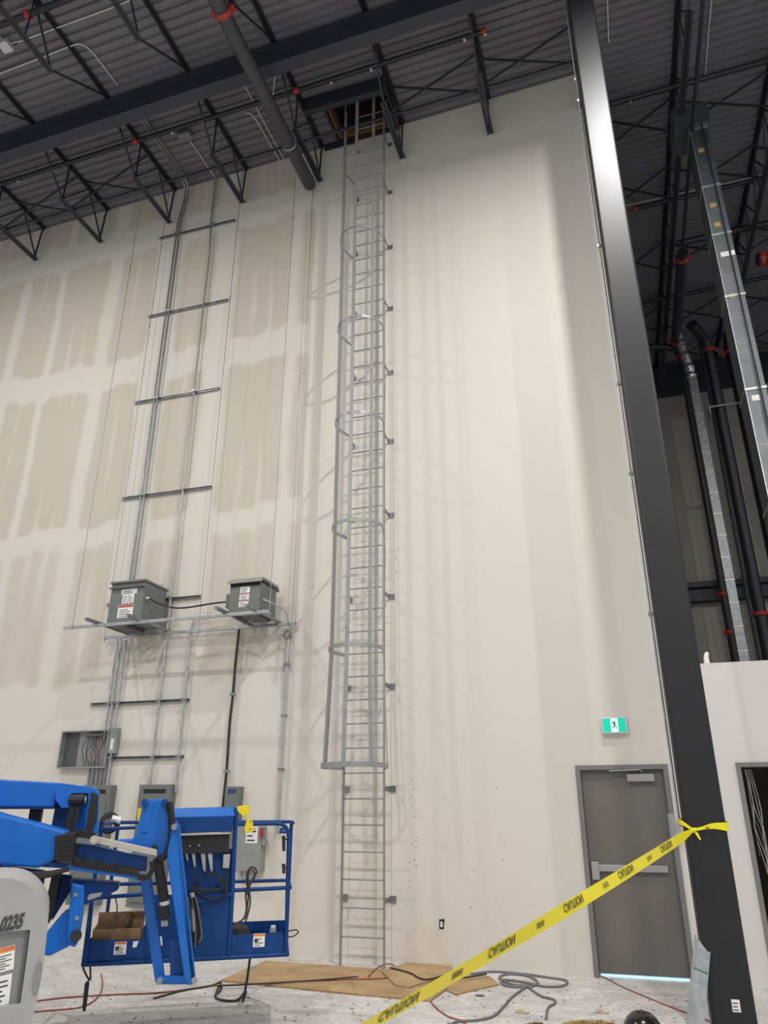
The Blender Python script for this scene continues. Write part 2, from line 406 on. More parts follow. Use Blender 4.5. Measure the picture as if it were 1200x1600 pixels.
m = MB(); m.box((HX0+.01, HY0+.05, 13.5), (HX0+.05, HY1-.05, 13.75)); m.build('wood_blocking', 'wood_raw', ht)
m = MB(); m.box((-4.17, HY0-.16, zd(-4)-.3), (-2.68, HY0-.05, zd(-3)-.02)); o = m.build('header_channel', 'joist', ht)
m = MB(); m.box((-4.17, HY1-.02, zd(-4)-.14), (-3.55, HY1+.01, zd(-3)-.02)); m.build('header_angle', 'joist', ht)

# ================================================================== ROOF STEEL
GY0, GY1 = 7.37, 7.59
t = thing('roof_girder', 'deep dark wide-flange girder crossing the ceiling in front of wall', 'girder', (-8, 7.48, 12.9))
def sh_box(m, x0, x1, y0, y1, d0, d1):   # box following the deck slope, depth below deck
    m.hexa([(x0,y0,zd(x0)-d1),(x1,y0,zd(x1)-d1),(x1,y1,zd(x1)-d1),(x0,y1,zd(x0)-d1),(x0,y0,zd(x0)-d0),(x1,y0,zd(x1)-d0),(x1,y1,zd(x1)-d0),(x0,y1,zd(x0)-d0)])
m = MB(); sh_box(m, -22, 12, GY0, GY1, .12, .14); m.build('top_flange', 'girder', t)
m = MB(); sh_box(m, -22, 12, 7.472, 7.488, .14, .58); m.build('web', 'girder', t)
m = MB(); sh_box(m, -22, 12, GY0, GY1, .58, .602); m.build('bottom_flange', 'girder', t)

def joist(name, x, y0, y1, bc0, bc1, label, panel=1.22, group=None, end_wall=False):
    """open-web joist along y: double-angle chords, rod webs. bottom chord from bc0 to bc1"""
    z1, z0 = zd(x)-.035, zd(x)-.87
    t = thing(name, label, 'roof joist', (x, (y0+y1)/2, z0), group)
    def chord(nm, ya, yb, z, flip):
        m = MB()
        for s_ in (-1, 1):
            m.box((x+s_*.006, ya, z-.03), (x+s_*.012, yb, z+.03))
            zz = z+.03 if not flip else z-.03
            m.box((x+s_*.006, ya, zz-.003), (x+s_*.055, yb, zz+.003))
        m.build(nm, 'joist', t)
    chord('top_chord', y0, y1, z1, False); chord('bottom_chord', bc0, bc1, z0, True)
    m0 = MB(); m0.box((x-.05, y0-.06 if y0 < 7.6 else y0, z1-.09), (x+.05, y0+.1, z1-.03)); m0.build('seat', 'joist', t)
    def web(a, b_, s_=.026):
        m = MB(); m.bar((x, a[0], a[1]), (x, b_[0], b_[1]), s_, s_, (1,0,0)); m.build('web_member', 'joist', t)
    n = max(1, round((bc1-bc0)/panel)); st = (bc1-bc0)/n
    for i in range(n):
        a = bc0+i*st+.02
        web((a, z0), (a+st/2, z1)); web((a+st/2, z1), (a+st-.04, z0))
        if n > 2: web((a+st/2, z1), (a+st/2, z0), .02)
    return t, z0, z1, web
names = {-10.62: 'leftmost open-web joist meeting the wall near the left frame edge', -9.02: 'open-web joist meeting the wall, second from the left frame edge',
         -7.42: 'open-web joist meeting the wall just left of the paired conduits', -5.82: 'open-web joist meeting wall right of the single tall conduit',
         -4.22: 'open-web joist meeting the wall beside the large capped pipe', -2.62: 'open-web joist meeting the wall right of the ladder top',
         -1.02: 'open-web joist meeting the wall midway between ladder and column', .58: 'open-web joist meeting the wall behind the steel column'}
for x, lab in names.items():
    t, z0, z1, web = joist('roof_joist', x, 7.48, YW-.01, 8.38, YW-.04, lab, panel=1.2)
    web((7.6, z1-.02), (8.4, z0), .028); web((8.42, z0), (8.42, z1), .024); web((YW-.1, z0), (YW-.05, z1), .026)
for x, lab in ((-10.62, 'joist before the girder, cut by the left frame edge'), (-9.02, 'joist before the girder, nearest the left edge'), (-7.42, 'joist before the girder, second from the left edge'),
               (-5.82, 'joist before the girder, third from left, left of the red-banded pipe'), (-4.22, 'joist before the girder beside the red-banded pipe'),
               (-2.62, 'joist before the girder, above the ladder'), (-1.02, 'joist before the girder, toward the column'), (.58, 'joist before the girder, in line with the column')):
    t, z0, z1, web = joist('roof_joist', x, -4.5, 7.46, -3.4, 6.2, lab, panel=1.22)
    web((6.2, z0), (7.35, z1), .028)
for x, lab in ((2.18, 'long joist right of the column running to the far wall'), (3.78, 'long joist at the right frame edge beyond the silver duct'), (5.38, 'long joist outermost on the right')):
    t, z0, z1, web = joist('roof_joist', x, 7.48, 19.98, 8.4, 19.2, lab, panel=1.22)
    web((7.6, z1), (8.4, z0), .028)
    t, z0, z1, web = joist('roof_joist', x, -4.5, 7.46, -3.4, 6.2, lab.replace('running to the far wall', 'continuing before the girder').replace('beyond the silver duct', 'before the girder').replace('outermost on the right', 'outermost on the right, before the girder'), panel=1.22)
    web((6.2, z0), (7.35, z1), .028)
# bridging: horizontal lines and X braces
def zb(x): return zd(x)-.83
t = thing('joist_bridging', 'dark bridging angle line along joist bottoms close to the wall', 'bridging', (-5, 8.72, 12.6))
X = sorted(names)
for a, b_ in zip(X[:-1], X[1:]):
    m = MB(); m.bar((a, 8.72, zb(a)), (b_, 8.72, zb(b_)), .035, .035); m.build('angle', 'joist', t)
t = thing('cross_bridging', 'pairs of thin crossed braces between the joists near wall', 'bridging', (-5, 8.75, 13))
for a, b_ in zip(X[:-1], X[1:]):
    if a in (-4.22, -5.82, -7.42): continue
    m = MB(); m.bar((a, 8.66, zb(a)-.02), (b_, 8.66, zd(b_)-.05), .028, .028); m.build('brace', 'joist', t)
    m = MB(); m.bar((a, 8.78, zd(a)-.05), (b_, 8.78, zb(b_)-.02), .028, .028); m.build('brace', 'joist', t)
t = thing('cross_bridging', 'crossed braces between the long joists right of the column', 'bridging', (3, 12, 13))
for yb in (10.6, 12.2, 14.4, 16.8, 18.6):
    for a, b_ in ((.95, 2.18), (2.18, 3.78), (3.78, 5.38)):
        m = MB(); m.bar((a, yb, zb(a)), (b_, yb, zd(b_)-.05), .03, .03); m.build('brace', 'joist', t)
        m = MB(); m.bar((a, yb+.1, zd(a)-.05), (b_, yb+.1, zb(b_)), .03, .03); m.build('brace', 'joist', t)
for yb in (2.6, 5.1):
    t = thing('joist_bridging', 'bridging angle across the joists before the girder' if yb > 3 else 'bridging angle across the joists nearest the camera', 'bridging', (-5, yb, 12.6))
    for a, b_ in zip(X[:-1]+[.58, 2.18, 3.78], X[1:]+[2.18, 3.78, 5.38]):
        m = MB(); m.bar((a, yb, zb(a)), (b_, yb, zb(b_)), .03, .03); m.build('angle', 'joist', t)
# far beam at far wall
m = MB(); m.box((XR, 19.6, 12.72), (12, 19.98, 13.5)); tag(m.build('edge_beam', 'joist'), 'deep black edge beam along top of the far wall', 'beam')
t = thing('wall_girt', 'black horizontal girt across the dim far wall', 'beam', (5, 19.9, 6.6))
m = MB(); m.box((XR, 19.72, 6.98), (12, 19.99, 7.12)); m.build('top_flange', 'joist', t)
m = MB(); m.box((XR, 19.85, 6.72), (12, 19.99, 6.98)); m.build('web', 'joist', t)
m = MB(); m.box((XR, 19.72, 6.62), (12, 19.99, 6.7)); m.build('bottom_flange', 'joist', t)

# ---------------- pipes on the ceiling
def pipe_along(name, label, pts, r, mt='pipe_black', couplings=(), cmat='red', caps=False, n=12, cat='pipe'):
    t = thing(name, label, cat, pts[0])
    m = MB(); m.tube(pts, r, n); m.build('pipe', mt, t, smooth=True)
    if isinstance(r, (list, tuple)): r = max(r)
    for c, d in couplings:
        c, d = V(c), V(d).normalized()
        m = MB(); m.tube([c-d*.045, c-d*.02, c+d*.02, c+d*.045], [r*1.12, r*1.3, r*1.3, r*1.12], n)
        s_ = d.cross(V((0,0,1))); s_ = V((1,0,0)) if s_.length < .1 else s_.normalized()
        for e in (-1, 1): m.tube([c+s_*e*r*1.25-d*.03, c+s_*e*r*1.55-d*.03], r*.28, 6); m.tube([c+s_*e*r*1.25+d*.03, c+s_*e*r*1.55+d*.03], r*.28, 6)
        m.build('coupling', cmat, t, smooth=True)
    return t
BP = 4.40
t = pipe_along('drain_pipe', 'large charcoal pipe running under ceiling toward wall, one red band, rounded capped end',
    [(-BP+.06, -4, 12.5), (-BP+.02, 9.45, 12.44), (-BP+.02, 9.5, 12.44), (-BP+.02, 9.53, 12.44)], [.115, .115, .1, .06], 'pipe_grey', [((-BP+.05, 6.15, 12.455), (0, 1, 0))], n=20)
m = MB(); c = V((-BP+.02, 8.55, 12.442)); m.tube(arc(c, .122, 0, 2*math.pi, 20), .008, 6); m.tube([c+V((.1, 0, .07)), (c.x+.1, 8.55, 13.4)], .006, 6); m.build('hanger', 'white_conduit', t)
def branch(name, label, x0, x1, y, dz, r, reds=(), heads=(), clips=()):
    P = lambda x: V((x, y, zd(x)-dz))
    t = pipe_along(name, label, [P(x0), P(x1)], r, 'pipe_black', [(P(x), (1, 0, 0)) for x in reds])
    for x in heads:
        q = P(x); m = MB(); m.tube([q, q-V((0, 0, .07)), q-V((0, 0, .09))], [.012, .012, .025], 8); m.build('sprinkler_head', 'bolt', t)
    for x in clips:
        q = P(x); m = MB(); m.box((q.x-.02, y-.03, q.z-r-.03), (q.x+.02, y+.03, q.z-r+.01)); m.build('hanger_clip', 'bolt', t)
    return t
branch('sprinkler_pipe', 'black sprinkler branch pipe threading the joists beyond the girder', -14, -.85, 8.22, .2, .042, (-7.38, -4.15, -.86), (-10, -6.6, -3.5, -.84), (-9.2, -5.95, -2.78, -1.18))
branch('sprinkler_pipe', 'black sprinkler branch pipe at top left before the girder', -14, -2.2, 5.64, .32, .05, (-7.5,), (-6.5, -5.1), ())
branch('sprinkler_pipe', 'thin black sprinkler pipe right of column, nearest the column top', 1.0, 10, 10.15, .33, .05, (), (1.4,), ())
branch('sprinkler_pipe', 'black sprinkler pipe right of column ending in red cap', 1.45, 10, 12.9, .3, .05, (1.5,), (), ())
branch('sprinkler_pipe', 'black sprinkler pipe further back ending in red cap', 1.55, 10, 16.2, .3, .05, (1.6,), (), ())
branch('sprinkler_pipe', 'short black sprinkler pipe passing behind silver duct', 2.35, 10, 13.9, .62, .075, (5.2,), (), ())
# white conduits on the deck
def conduit(name, label, pts, r=.014, mt='white_conduit', clamps=(), group=None, cat='conduit', n=8):
    t = thing(name, label, cat, pts[0], group)
    m = MB(); m.tube(pts, r, n); m.build('tube', mt, t, smooth=True)
    for c in clamps:
        c = V(c); m = MB(); m.box((c.x-r*1.9, c.y-r*1.3, c.z-.018), (c.x+r*1.9, c.y+r*1.3, c.z+.018)); m.build('clamp', 'galv_dark', t)
    return t
def dk(px, py, d=.03):
    p = atZ(px, py, 13.35-d)
    for _ in range(5): p = atZ(px, py, zd(p.x)-d)
    return p
conduit('conduit', 'thin pale conduit with curved end, upper left roof deck', smooth_path([dk(0, 115), dk(60, 92), dk(108, 73), dk(124, 69), dk(138, 76), dk(155, 95), dk(184, 134)], 5), .012)
conduit('conduit', 'long straight pale conduit crossing the upper left roof deck', [dk(28, 66), dk(170, 14), dk(210, -2)], .012)
t = thing('junction_box', 'small white junction box with conduits on upper left roof deck', 'junction box', dk(9, 72))
p = dk(9, 72, .07); m = MB(); m.box((p.x-.09, p.y-.09, p.z-.04), (p.x+.09, p.y+.09, p.z+.05)); m.build('box', 'white_conduit', t, .005)
m = MB(); m.tube([dk(5, 64), dk(-8, 48)], .012, 6); m.tube([dk(14, 69), dk(27, 65)], .012, 6); m.tube([dk(4, 74), dk(-8, 77)], .012, 6); m.build('stub', 'white_conduit', t)
t = thing('junction_box', 'grey square junction box on roof deck between paired conduits and pipe', 'junction box', dk(289, 211))
p = dk(289, 211, .08); m = MB(); m.box((p.x-.12, p.y-.08, p.z-.05), (p.x+.12, p.y+.08, p.z+.05)); m.build('box', 'enclosure', t, .005)
m = MB(); p2 = dk(336, 277); m.tube([dk(294, 216), p2, (p2.x, YW-.06, p2.z-.02)], .012, 6); m.build('stub', 'white_conduit', t)
conduit('conduit', 'bent pale conduit on deck left of the large pipe, first of two', smooth_path([dk(376, 130), dk(384, 137), dk(398, 163), dk(420, 205), dk(444, 249)], 4), .012)
conduit('conduit', 'bent pale conduit on deck left of the large pipe, nearer wall', smooth_path([dk(384, 177), dk(392, 178), dk(402, 190), dk(420, 222), dk(437, 251)], 4), .012)
conduit('conduit', 'short pale conduit drooping from the girder right of large pipe', [dk(430, 114), dk(426, 156)], .012)
conduit('conduit', 'thin vertical-looking pale rod conduit on deck right of the column top', [dk(949, 0), dk(951, 65)], .012)
conduit('conduit', 'thin pale conduit on deck left of the right-hand joist line', [dk(1112, 0), dk(1107, 50), dk(1102, 116)], .012)
conduit('conduit', 'thin pale conduit with kink on deck at the right edge', smooth_path([dk(1108, 119), dk(1122, 114), dk(1150, 107), dk(1200, 93), dk(1230, 85)], 4), .01)
conduit('conduit', 'thin pale conduit crossing the dark deck behind the silver duct', [dk(975, 322, .1), dk(1060, 303, .1), dk(1200, 272, .1)], .014)

# ================================================================== STEEL COLUMN
CX0, CX1, CY0, CY1 = .432, .768, 7.335, 7.63
t = thing('steel_column', 'square charcoal steel column rising from floor to roof right of door', 'column', (.6, 7.48, 0))
m = MB(); m.box((CX0, CY0, .0), (CX1, CY1, zd(.6)-.58)); m.build('shaft', 'column', t, .03, 4)
p = atY(1150, 1571, CY0)
sticker((p.x-.03, CY0-.001, p.z-.045), (1,0,0), (0,0,1), (0,-1,0), .06, .085, t, None, 0, 3, 'paper_label')
m = MB(); m.box((CX0-.005, CY0-.12, zd(.6)-.62), (CX1+.005, CY1+.12, zd(.6)-.601)); m.build('cap_plate', 'column', t)
tc_ = [(.405, 7.5, z) for z in (10.9, 10.5, 8.04, 6.1, 5.0, 3.48)]
conduit('conduit', 'slim galvanized conduit strapped to the left side of steel column', [(.405, 7.5, 1.63), (.405, 7.5, 12.8)], .012, 'galv', tc_)

# ================================================================== CAGED LADDER
LX0, LX1, LY = -3.455, -2.915, 9.39
LC = (LX0+LX1)/2
lad = thing('caged_ladder', 'tall grey steel ladder with hooped safety cage fixed to the wall', 'ladder', (LC, LY, 0))
for x in (LX0, LX1):
    m = MB(); m.box((x-.006, LY-.032, 0), (x+.006, LY+.032, 13.75)); m.build('rail', 'ladder', lad)
rung = None
for i in range(45):
    z = .305*(i+1)
    if rung is None:
        m = MB(); m.tube([(LX0-LC, 0, 0), (LX1-LC, 0, 0)], .0105, 8); rung = m.build('rung', 'ladder', None, smooth=True)
        rung.location = (LC, LY, z); adopt(rung, lad)
    else: inst(rung, (LC, LY, z), lad)
def hoop_pts(hw, yf, n=20, inset=0):
    # from left rail round the front to the right rail
    r = hw; pts = [V((LX0+.004, LY, 0))]
    yc = yf+r
    pts += [V((LC+r*math.cos(a), yc-r*math.sin(a), 0)) for a in [math.pi*(1+.1-1.2*i/n) for i in range(n+1)]]
    pts.append(V((LX1-.004, LY, 0)))
    return pts
def hoop(z, hw, yf, wdt=.05):
    P = hoop_pts(hw, yf); m = MB()
    for a, b_ in zip(P[:-1], P[1:]):
        d = (b_-a).normalized(); nn = V((d.y, -d.x, 0))*.004
        m.hexa([a-nn+V((0,0,z-wdt/2)), b_-nn+V((0,0,z-wdt/2)), b_+nn+V((0,0,z-wdt/2)), a+nn+V((0,0,z-wdt/2)), a-nn+V((0,0,z+wdt/2)), b_-nn+V((0,0,z+wdt/2)), b_+nn+V((0,0,z+wdt/2)), a+nn+V((0,0,z+wdt/2))])
    m.build('hoop', 'ladder', lad)
HZ = [2.2, 3.64, 5.33, 6.99, 8.65, 10.4, 12.07, 13.6]
hoop(HZ[0], .415, 8.62, .06)
for z in HZ[1:7]: hoop(z, .36, 8.67)
def cage_pt(hw, yf, ang): return V((LC+hw*math.cos(ang)*.985, yf+hw-hw*.985*math.sin(ang), 0))
for ang in (math.radians(a) for a in (188, 138, 90, 42, -8)):
    a, b_ = cage_pt(.415, 8.62, ang), cage_pt(.36, 8.67, ang); m = MB()
    nrm = V((math.cos(ang), -math.sin(ang), 0))
    m.bar(a+V((0,0,HZ[0])), b_+V((0,0,HZ[1])), .006, .055, V((-nrm.y, nrm.x, 0))); m.bar(b_+V((0,0,HZ[1])), b_+V((0,0,13.55)), .006, .055, V((-nrm.y, nrm.x, 0)))
    m.build('cage_bar', 'ladder', lad)
for i, z in enumerate((.69, 1.945, 3.235, 4.48, 5.715, 6.94, 8.17, 9.41, 10.7, 11.94, 13.1)):
    for s_, x in ((-1, LX0), (1, LX1)):
        m = MB(); xo = x+s_*.03
        m.box((x+s_*.006, LY-.02, z-.03), (x+s_*.014, YW-.008, z+.03)); m.box((x+s_*.006, YW-.012, z-.04), (x+s_*.085, YW-.002, z+.04))
        m.tube([(x+s_*.055, YW-.02, z), (x+s_*.055, YW-.01, z)], .009, 6)
        m.build('wall_bracket', 'galv_dark', lad)
for z in (5.05, 7.75):
    for x in (LX0, LX1):
        m = MB(); m.box((x-.012, LY-.028, z-.2), (x+.012, LY+.028, z+.12))
        for dz in (.08, .03, -.08, -.14): m.tube([(x-.02, LY, z+dz), (x+.02, LY, z+dz)], .01, 6)
        m.build('splice_plate', 'ladder', lad)

# ================================================================== ELECTRICAL WALL
YC = 9.55
# horizontal slotted channel rails on the wall
rails = [((248.4, 373), (366.8, 342.8), 'topmost channel rail on the wall behind tall conduits'), ((231, 495), (356, 467.3), 'second channel rail from the top behind tall conduits'),
         ((210, 629), (342, 606), 'third channel rail from the top behind tall conduits'), ((190, 779), (329, 760), 'fourth channel rail from the top, above the transformers'),
         ((166, 944), (312, 932), 'channel rail on the wall passing behind left transformer'), ((140, 1101), (294, 1093), 'channel rail below the transformers with slotted face'),
         ((171, 1185.5), (285, 1181), 'lowest channel rail just above the panel boards')]
for a, b_, lab in rails:
    p, q = atY(*a, YW-.04), atY(*b_, YW-.04); z = (p.z+q.z)/2; h = .021
    t = thing('strut_channel', 'galvanized '+lab, 'channel', ((p.x+q.x)/2, YW, z))
    m = MB(); m.box((p.x, YW-.006, z-h), (q.x, YW-.001, z+h)); m.box((p.x, YW-.043, z+h-.003), (q.x, YW-.006, z+h)); m.box((p.x, YW-.043, z-h), (q.x, YW-.006, z-h+.003))
    m.box((p.x, YW-.043, z+.011), (q.x, YW-.04, z+h-.003)); m.box((p.x, YW-.043, z-h+.003), (q.x, YW-.04, z-.011)); m.build('channel', 'galv_dark', t)
    m = MB()
    x = p.x+.03
    while x < q.x-.03: m.box((x, YW-.0075, z-.008), (x+.03, YW-.006, z+.008)); x += .055
    m.build('slots', 'slot', t)['kind'] = 'stuff'
RZ = [ (atY(*a, YW-.04).z+atY(*b_, YW-.04).z)/2 for a, b_, _ in rails]
def clampset(x, zs_): return [(x, YC-.005, z) for z in zs_]
# paired conduits from roof
for k, (x, lab) in enumerate(((-7.215, 'left conduit of the tall pair dropping from the roof deck'), (-7.15, 'right conduit of the tall pair dropping from roof deck'))):
    zt = zd(x)-.06
    pts = [(x+.12, 7.75, zt), (x+.12, 9.2, zt)] + smooth_path([(x+.12, 9.25, zt), (x+.1, YC-.06, zt-.1), (x+.08, YC, zt-.3), (x+.05, YC, zt-.55), (x, YC, zt-.95), (x, YC, zt-1.2)], 4) + [(x, YC, 4.6)]
    conduit('conduit', lab, pts, .017, 'galv_dark', clampset(x, RZ[:4]))
for x, z1, lab in ((-7.29, 2.62, 'leftmost of three conduits dropping below the left transformer'), (-7.225, 2.62, 'middle of three conduits dropping below the left transformer')):
    conduit('conduit', lab, [(x, YC, 4.15), (x, YC, z1)], .016, 'galv', clampset(x, [RZ[5]]))
conduit('conduit', 'bright conduit right of three below left transformer, reaching the panel', [(-7.13, YC, 4.12), (-7.13, YC, 1.92)], .018, 'galv', clampset(-7.13, RZ[5:]))
x = -6.42
conduit('conduit', 'single tall conduit running from roof to the vented panel board', [(x-.05, YC, zd(x)-.05), (x-.05, YC, 12.2), (x, YC, 11.5), (x, YC, 1.92)], .017, 'galv', clampset(x, RZ[:5]+RZ[5:]))
conduit('conduit', 'conduit bending down under shelf to the vented panel board', smooth_path([(-5.75, YC, 4.42), (-5.95, YC, 4.38), (-6.0, YC, 4.2), (-6.0, YC, 3.9)], 5)+[(-6.0, YC, 1.92)], .017, 'galv', clampset(-6.0, RZ[5:]))
# rods
for x, y, lab in ((-7.38, 8.62, 'front left'), (-7.49, 9.5, 'rear left'), (-5.83, 8.66, 'front middle'), (-5.85, 9.5, 'rear middle'), (-4.33, 8.75, 'front right'), (-4.33, 9.5, 'rear right')):
    t = thing('hanger_rod', 'thin threaded rod hanging the transformer shelf at its '+lab, 'rod', (x, y, 4.1))
    m = MB(); m.tube([(x, y, 4.1), (x, y, zd(x)-.07)], .0055, 6); m.build('rod', 'galv_dark', t)
    zc = {'front left': 10.6, 'rear left': 10.0, 'front middle': 10.9, 'rear middle': 10.25, 'front right': 11.0, 'rear right': 8.4}[lab]
    m = MB(); m.tube([(x, y, zc-.04), (x, y, zc+.04)], .011, 6); m.build('rod_coupling', 'galv_dark', t)
    m = MB(); m.box((x-.02, y-.02, 4.14), (x+.02, y+.02, 4.155)); m.build('washer', 'galv', t)
# transformer shelf
sh = thing('transformer_shelf', 'hanging galvanized channel shelf carrying the two grey transformers', 'shelf', (-6, 9.1, 4.16))
def strut(m, p, q, s_=.041):
    m.bar(p, q, s_, s_)
for y, x0, x1 in ((8.78, -7.66, -4.33), (9.52, -7.5, -4.28)):
    m = MB(); m.box((x0, y-.021, 4.155), (x1, y+.021, 4.197)); m.build('rail', 'galv', sh, .003)
    m = MB(); m.box((x0-.002, y-.014, 4.16), (x0, y+.014, 4.19)); m.box((x1, y-.014, 4.16), (x1+.002, y+.014, 4.19)); m.build('rail_end', 'slot', sh)
for x in (-7.1, -6.4, -5.02, -4.56):
    m = MB(); m.box((x-.021, 8.53, 4.2), (x+.021, 9.6, 4.241)); m.build('cross_channel', 'galv_dark', sh)
    m = MB()
    for i in range(16): m.box((x-.008, 8.58+i*.062, 4.1985), (x+.008, 8.61+i*.062, 4.2))
    m.build('slots', 'slot', sh)['kind'] = 'stuff'
# transformer A
def lidded(name, label, x0, x1, y0, y1, z0, z1):
    t = thing(name, label, 'transformer', ((x0+x1)/2, (y0+y1)/2, z0)); return t
AX0, AX1, AY0, AY1, AZ0, AZ1 = -7.04, -6.47, 8.93, 9.5, 4.245, 4.83
t = thing('transformer', 'larger boxy grey transformer on the left end of shelf with stacked lid', 'transformer', ((AX0+AX1)/2, 9.2, AZ0))
m = MB(); m.box((AX0, AY0, AZ0), (AX1, AY1, AZ1)); m.build('body', 'enclosure', t, .006)
m = MB(); m.box((AX0-.02, AY0-.045, AZ1-.075), (AX1+.005, AY0+.0, AZ1-.06)); m.build('drip_edge', 'enclosure', t)
m = MB(); m.box((AX0-.015, AY0-.03, AZ1), (AX1+.02, AY1+.02, AZ1+.035)); m.build('lid', 'enclosure', t, .006)
m = MB(); m.tube([(AX1-.06, AY1-.1, AZ1+.03), (AX1-.03, AY1-.1, AZ1+.1)], .016, 8); m.build('lifting_eye', 'galv', t)
m = MB(); m.box((AX0+.05, AY0+.02, AZ0-.06), (AX1-.28, AY1-.05, AZ0)); m.build('base_foot', 'enclosure_dark', t)
def face_stick(x, z, wd, ht, hdr, lines, y, par, hf=.2): return sticker((x, y-.001, z), (1,0,0), (0,0,1), (0,-1,0), wd, ht, par, hdr, hf, lines)
face_stick(AX0+.18, AZ0+.415, .27, .075, None, 2, AY0, t)
face_stick(AX0+.21, AZ0+.27, .095, .14, None, 4, AY0, t); face_stick(AX0+.315, AZ0+.27, .095, .14, None, 4, AY0, t)
face_stick(AX0+.16, AZ0+.06, .26, .19, 'print_red', 4, AY0, t)
m = MB(); m.tube([(AX1+.0, AY0+.06, AZ0+.34), (AX1+.06, AY0+.07, AZ0+.34)], .026, 10); m.build('cable_fitting', 'galv', t)
# transformer B
BX0, BX1, BY0, BY1, BZ0, BZ1 = -5.05, -4.58, 8.93, 9.45, 4.245, 4.66
t = thing('transformer', 'smaller grey transformer on right end of shelf with hooded top', 'transformer', ((BX0+BX1)/2, 9.2, BZ0))
m = MB(); m.box((BX0, BY0, BZ0), (BX1, BY1, BZ1)); m.build('body', 'enclosure', t, .006)
m = MB(); m.prism([(BX0-.03, BY0-.05, BZ1+.0), (BX0-.03, BY0+.02, BZ1+.075), (BX0-.03, BY1-.02, BZ1+.075), (BX0-.03, BY1+.05, BZ1-.0), (BX0-.03, BY1+.04, BZ1-.005), (BX0-.03, BY1-.02, BZ1+.04), (BX0-.03, BY0+.02, BZ1+.04), (BX0-.03, BY0-.04, BZ1-.01)], (BX1-BX0+.06, 0, 0)); m.build('hood', 'enclosure_light', t, .004)
m = MB(); m.box((BX0+.002, BY0-.004, BZ1-.05), (BX1-.002, BY0+.01, BZ1+.03)); m.build('vent', 'slot', t)
m = MB(); m.box((BX0-.1, BY0+.08, BZ0+.1), (BX0, BY0+.28, BZ0+.3)); m.build('side_box', 'enclosure', t, .004)
for k in range(3): face_stick(BX0+.16-.004*k, BZ0+.27-.1*k, .15, .09, 'print_red' if k else None, 3, BY0, t, .14)
m = MB(); m.box((BX0+.2, BY0+.05, BZ0-.06), (BX1-.02, BY1-.1, BZ0)); m.build('base_foot', 'enclosure_dark', t)
# cables
conduit('cable', 'black flexible cable linking the two transformers', smooth_path([(AX1+.05, AY0+.07, AZ0+.34), (AX1+.18, AY0+.2, AZ0+.27), (AX1+.45, AY0+.3, AZ0+.22), (BX0-.4, AY0+.3, AZ0+.25), (BX0-.08, BY0+.2, BZ0+.22)], 6), .014, 'cord_black', cat='cable')
conduit('cable', 'thin grey flexible conduit looping from right transformer to wall', smooth_path([(BX1, BY0+.1, BZ0+.18), (BX1+.12, BY0+.2, BZ0+.14), (BX1+.22, 9.3, BZ0+.06), (BX1+.22, 9.42, BZ0-.05), (BX1+.2, YC, BZ0-.12), (BX1+.19, YC, BZ0-.25)], 6), .01, 'galv', cat='cable')
t = thing('cable_coil', 'small tangled coil of flexible conduit under the shelf right end', 'cable', (-4.42, 9.5, 3.98))
m = MB()
for k in range(5):
    c = V((-4.42+random.uniform(-.02, .02), 9.52+.008*k, 4.02+random.uniform(-.02, .02))); m.tube(arc(c, .05+.01*random.random(), 0, 2*math.pi, 12), .007, 5)
m.build('coil', 'galv_dark', t)
P = [atY(374, 980, YC), atY(368, 1035, YC), atY(364, 1085, YC), atY(359, 1130, YC), atY(354, 1205, YC), atY(348, 1262, YC), atY(345, 1300, YC)]
conduit('cable', 'thick black cable running down wall from transformer shelf', smooth_path(P, 5), .02, 'cord_black', [tuple(P[2]), tuple(P[4])], cat='cable')
p, q = atY(437, 986, YC), atY(414, 1300, YC)
conduit('conduit', 'galvanized conduit dropping from shelf right end to the switch box', [(-4.4, YC, 4.0), (-4.41, YC, 2.2), (-4.42, YC, 1.4)], .02, 'galv', [(-4.4, YC, 3.6), (-4.405, YC, 2.9), (-4.41, YC, 2.2)])
# open wiring cabinet
p, q = atY(101, 1143, YW-.05), atY(167, 1200, YW-.05)
x0, x1, z0, z1 = p.x, q.x, q.z, p.z
t = thing('wiring_cabinet', 'open grey wiring cabinet with exposed wires above the blue boom', 'cabinet', ((x0+x1)/2, YW, z0))
m = MB(); yb = YW-.11
for a, b_ in (((x0, z0), (x0+.02, z1)), ((x1-.02, z0), (x1, z1)), ((x0+.02, z0), (x1-.02, z0+.02)), ((x0+.02, z1-.02), (x1-.02, z1))): m.box((a[0], yb, a[1]), (b_[0], YW-.001, b_[1]))
m.build('case', 'enclosure_light', t)
m = MB(); m.box((x0+.02, YW-.012, z0+.02), (x0+.26, YW-.004, z1-.02)); m.build('inner_plate', 'enclosure_dark', t)
m = MB(); m.box((x0+.26, YW-.01, z0+.02), (x1-.02, YW-.004, z1-.02)); m.build('back_plate', 'enclosure_light', t)
m = MB(); m.box((x0+.42, yb+.01, z1-.09), (x1-.04, YW-.02, z1-.05)); m.build('terminal_rail', 'enclosure_dark', t)
for k in range(9):
    xa = x0+.47+k*.03; m = MB(); m.tube(smooth_path([(xa, yb+.04, z1-.08), (xa+random.uniform(-.06, .06), yb+.0, z1-.2), (xa+random.uniform(-.08, .08), yb+.02, z0+.22), (xa-.02, yb+.05, z0+.03)], 4), .005, 5); m.build('wire', ('cord_black', 'print_red', 'cord_grey', 'cord_black')[(k*3) % 4 if k % 3 else 0], t)
m = MB(); m.box((x1+.01, yb+.01, z0+.2), (x1+.13, YW-.002, z1+.02)); m.build('side_box', 'enclosure_light', t)
m = MB(); m.box((x1+.05, yb+.006, z0+.25), (x1+.09, yb+.01, z0+.4)); m.build('switch_plate', 'sticker', t)
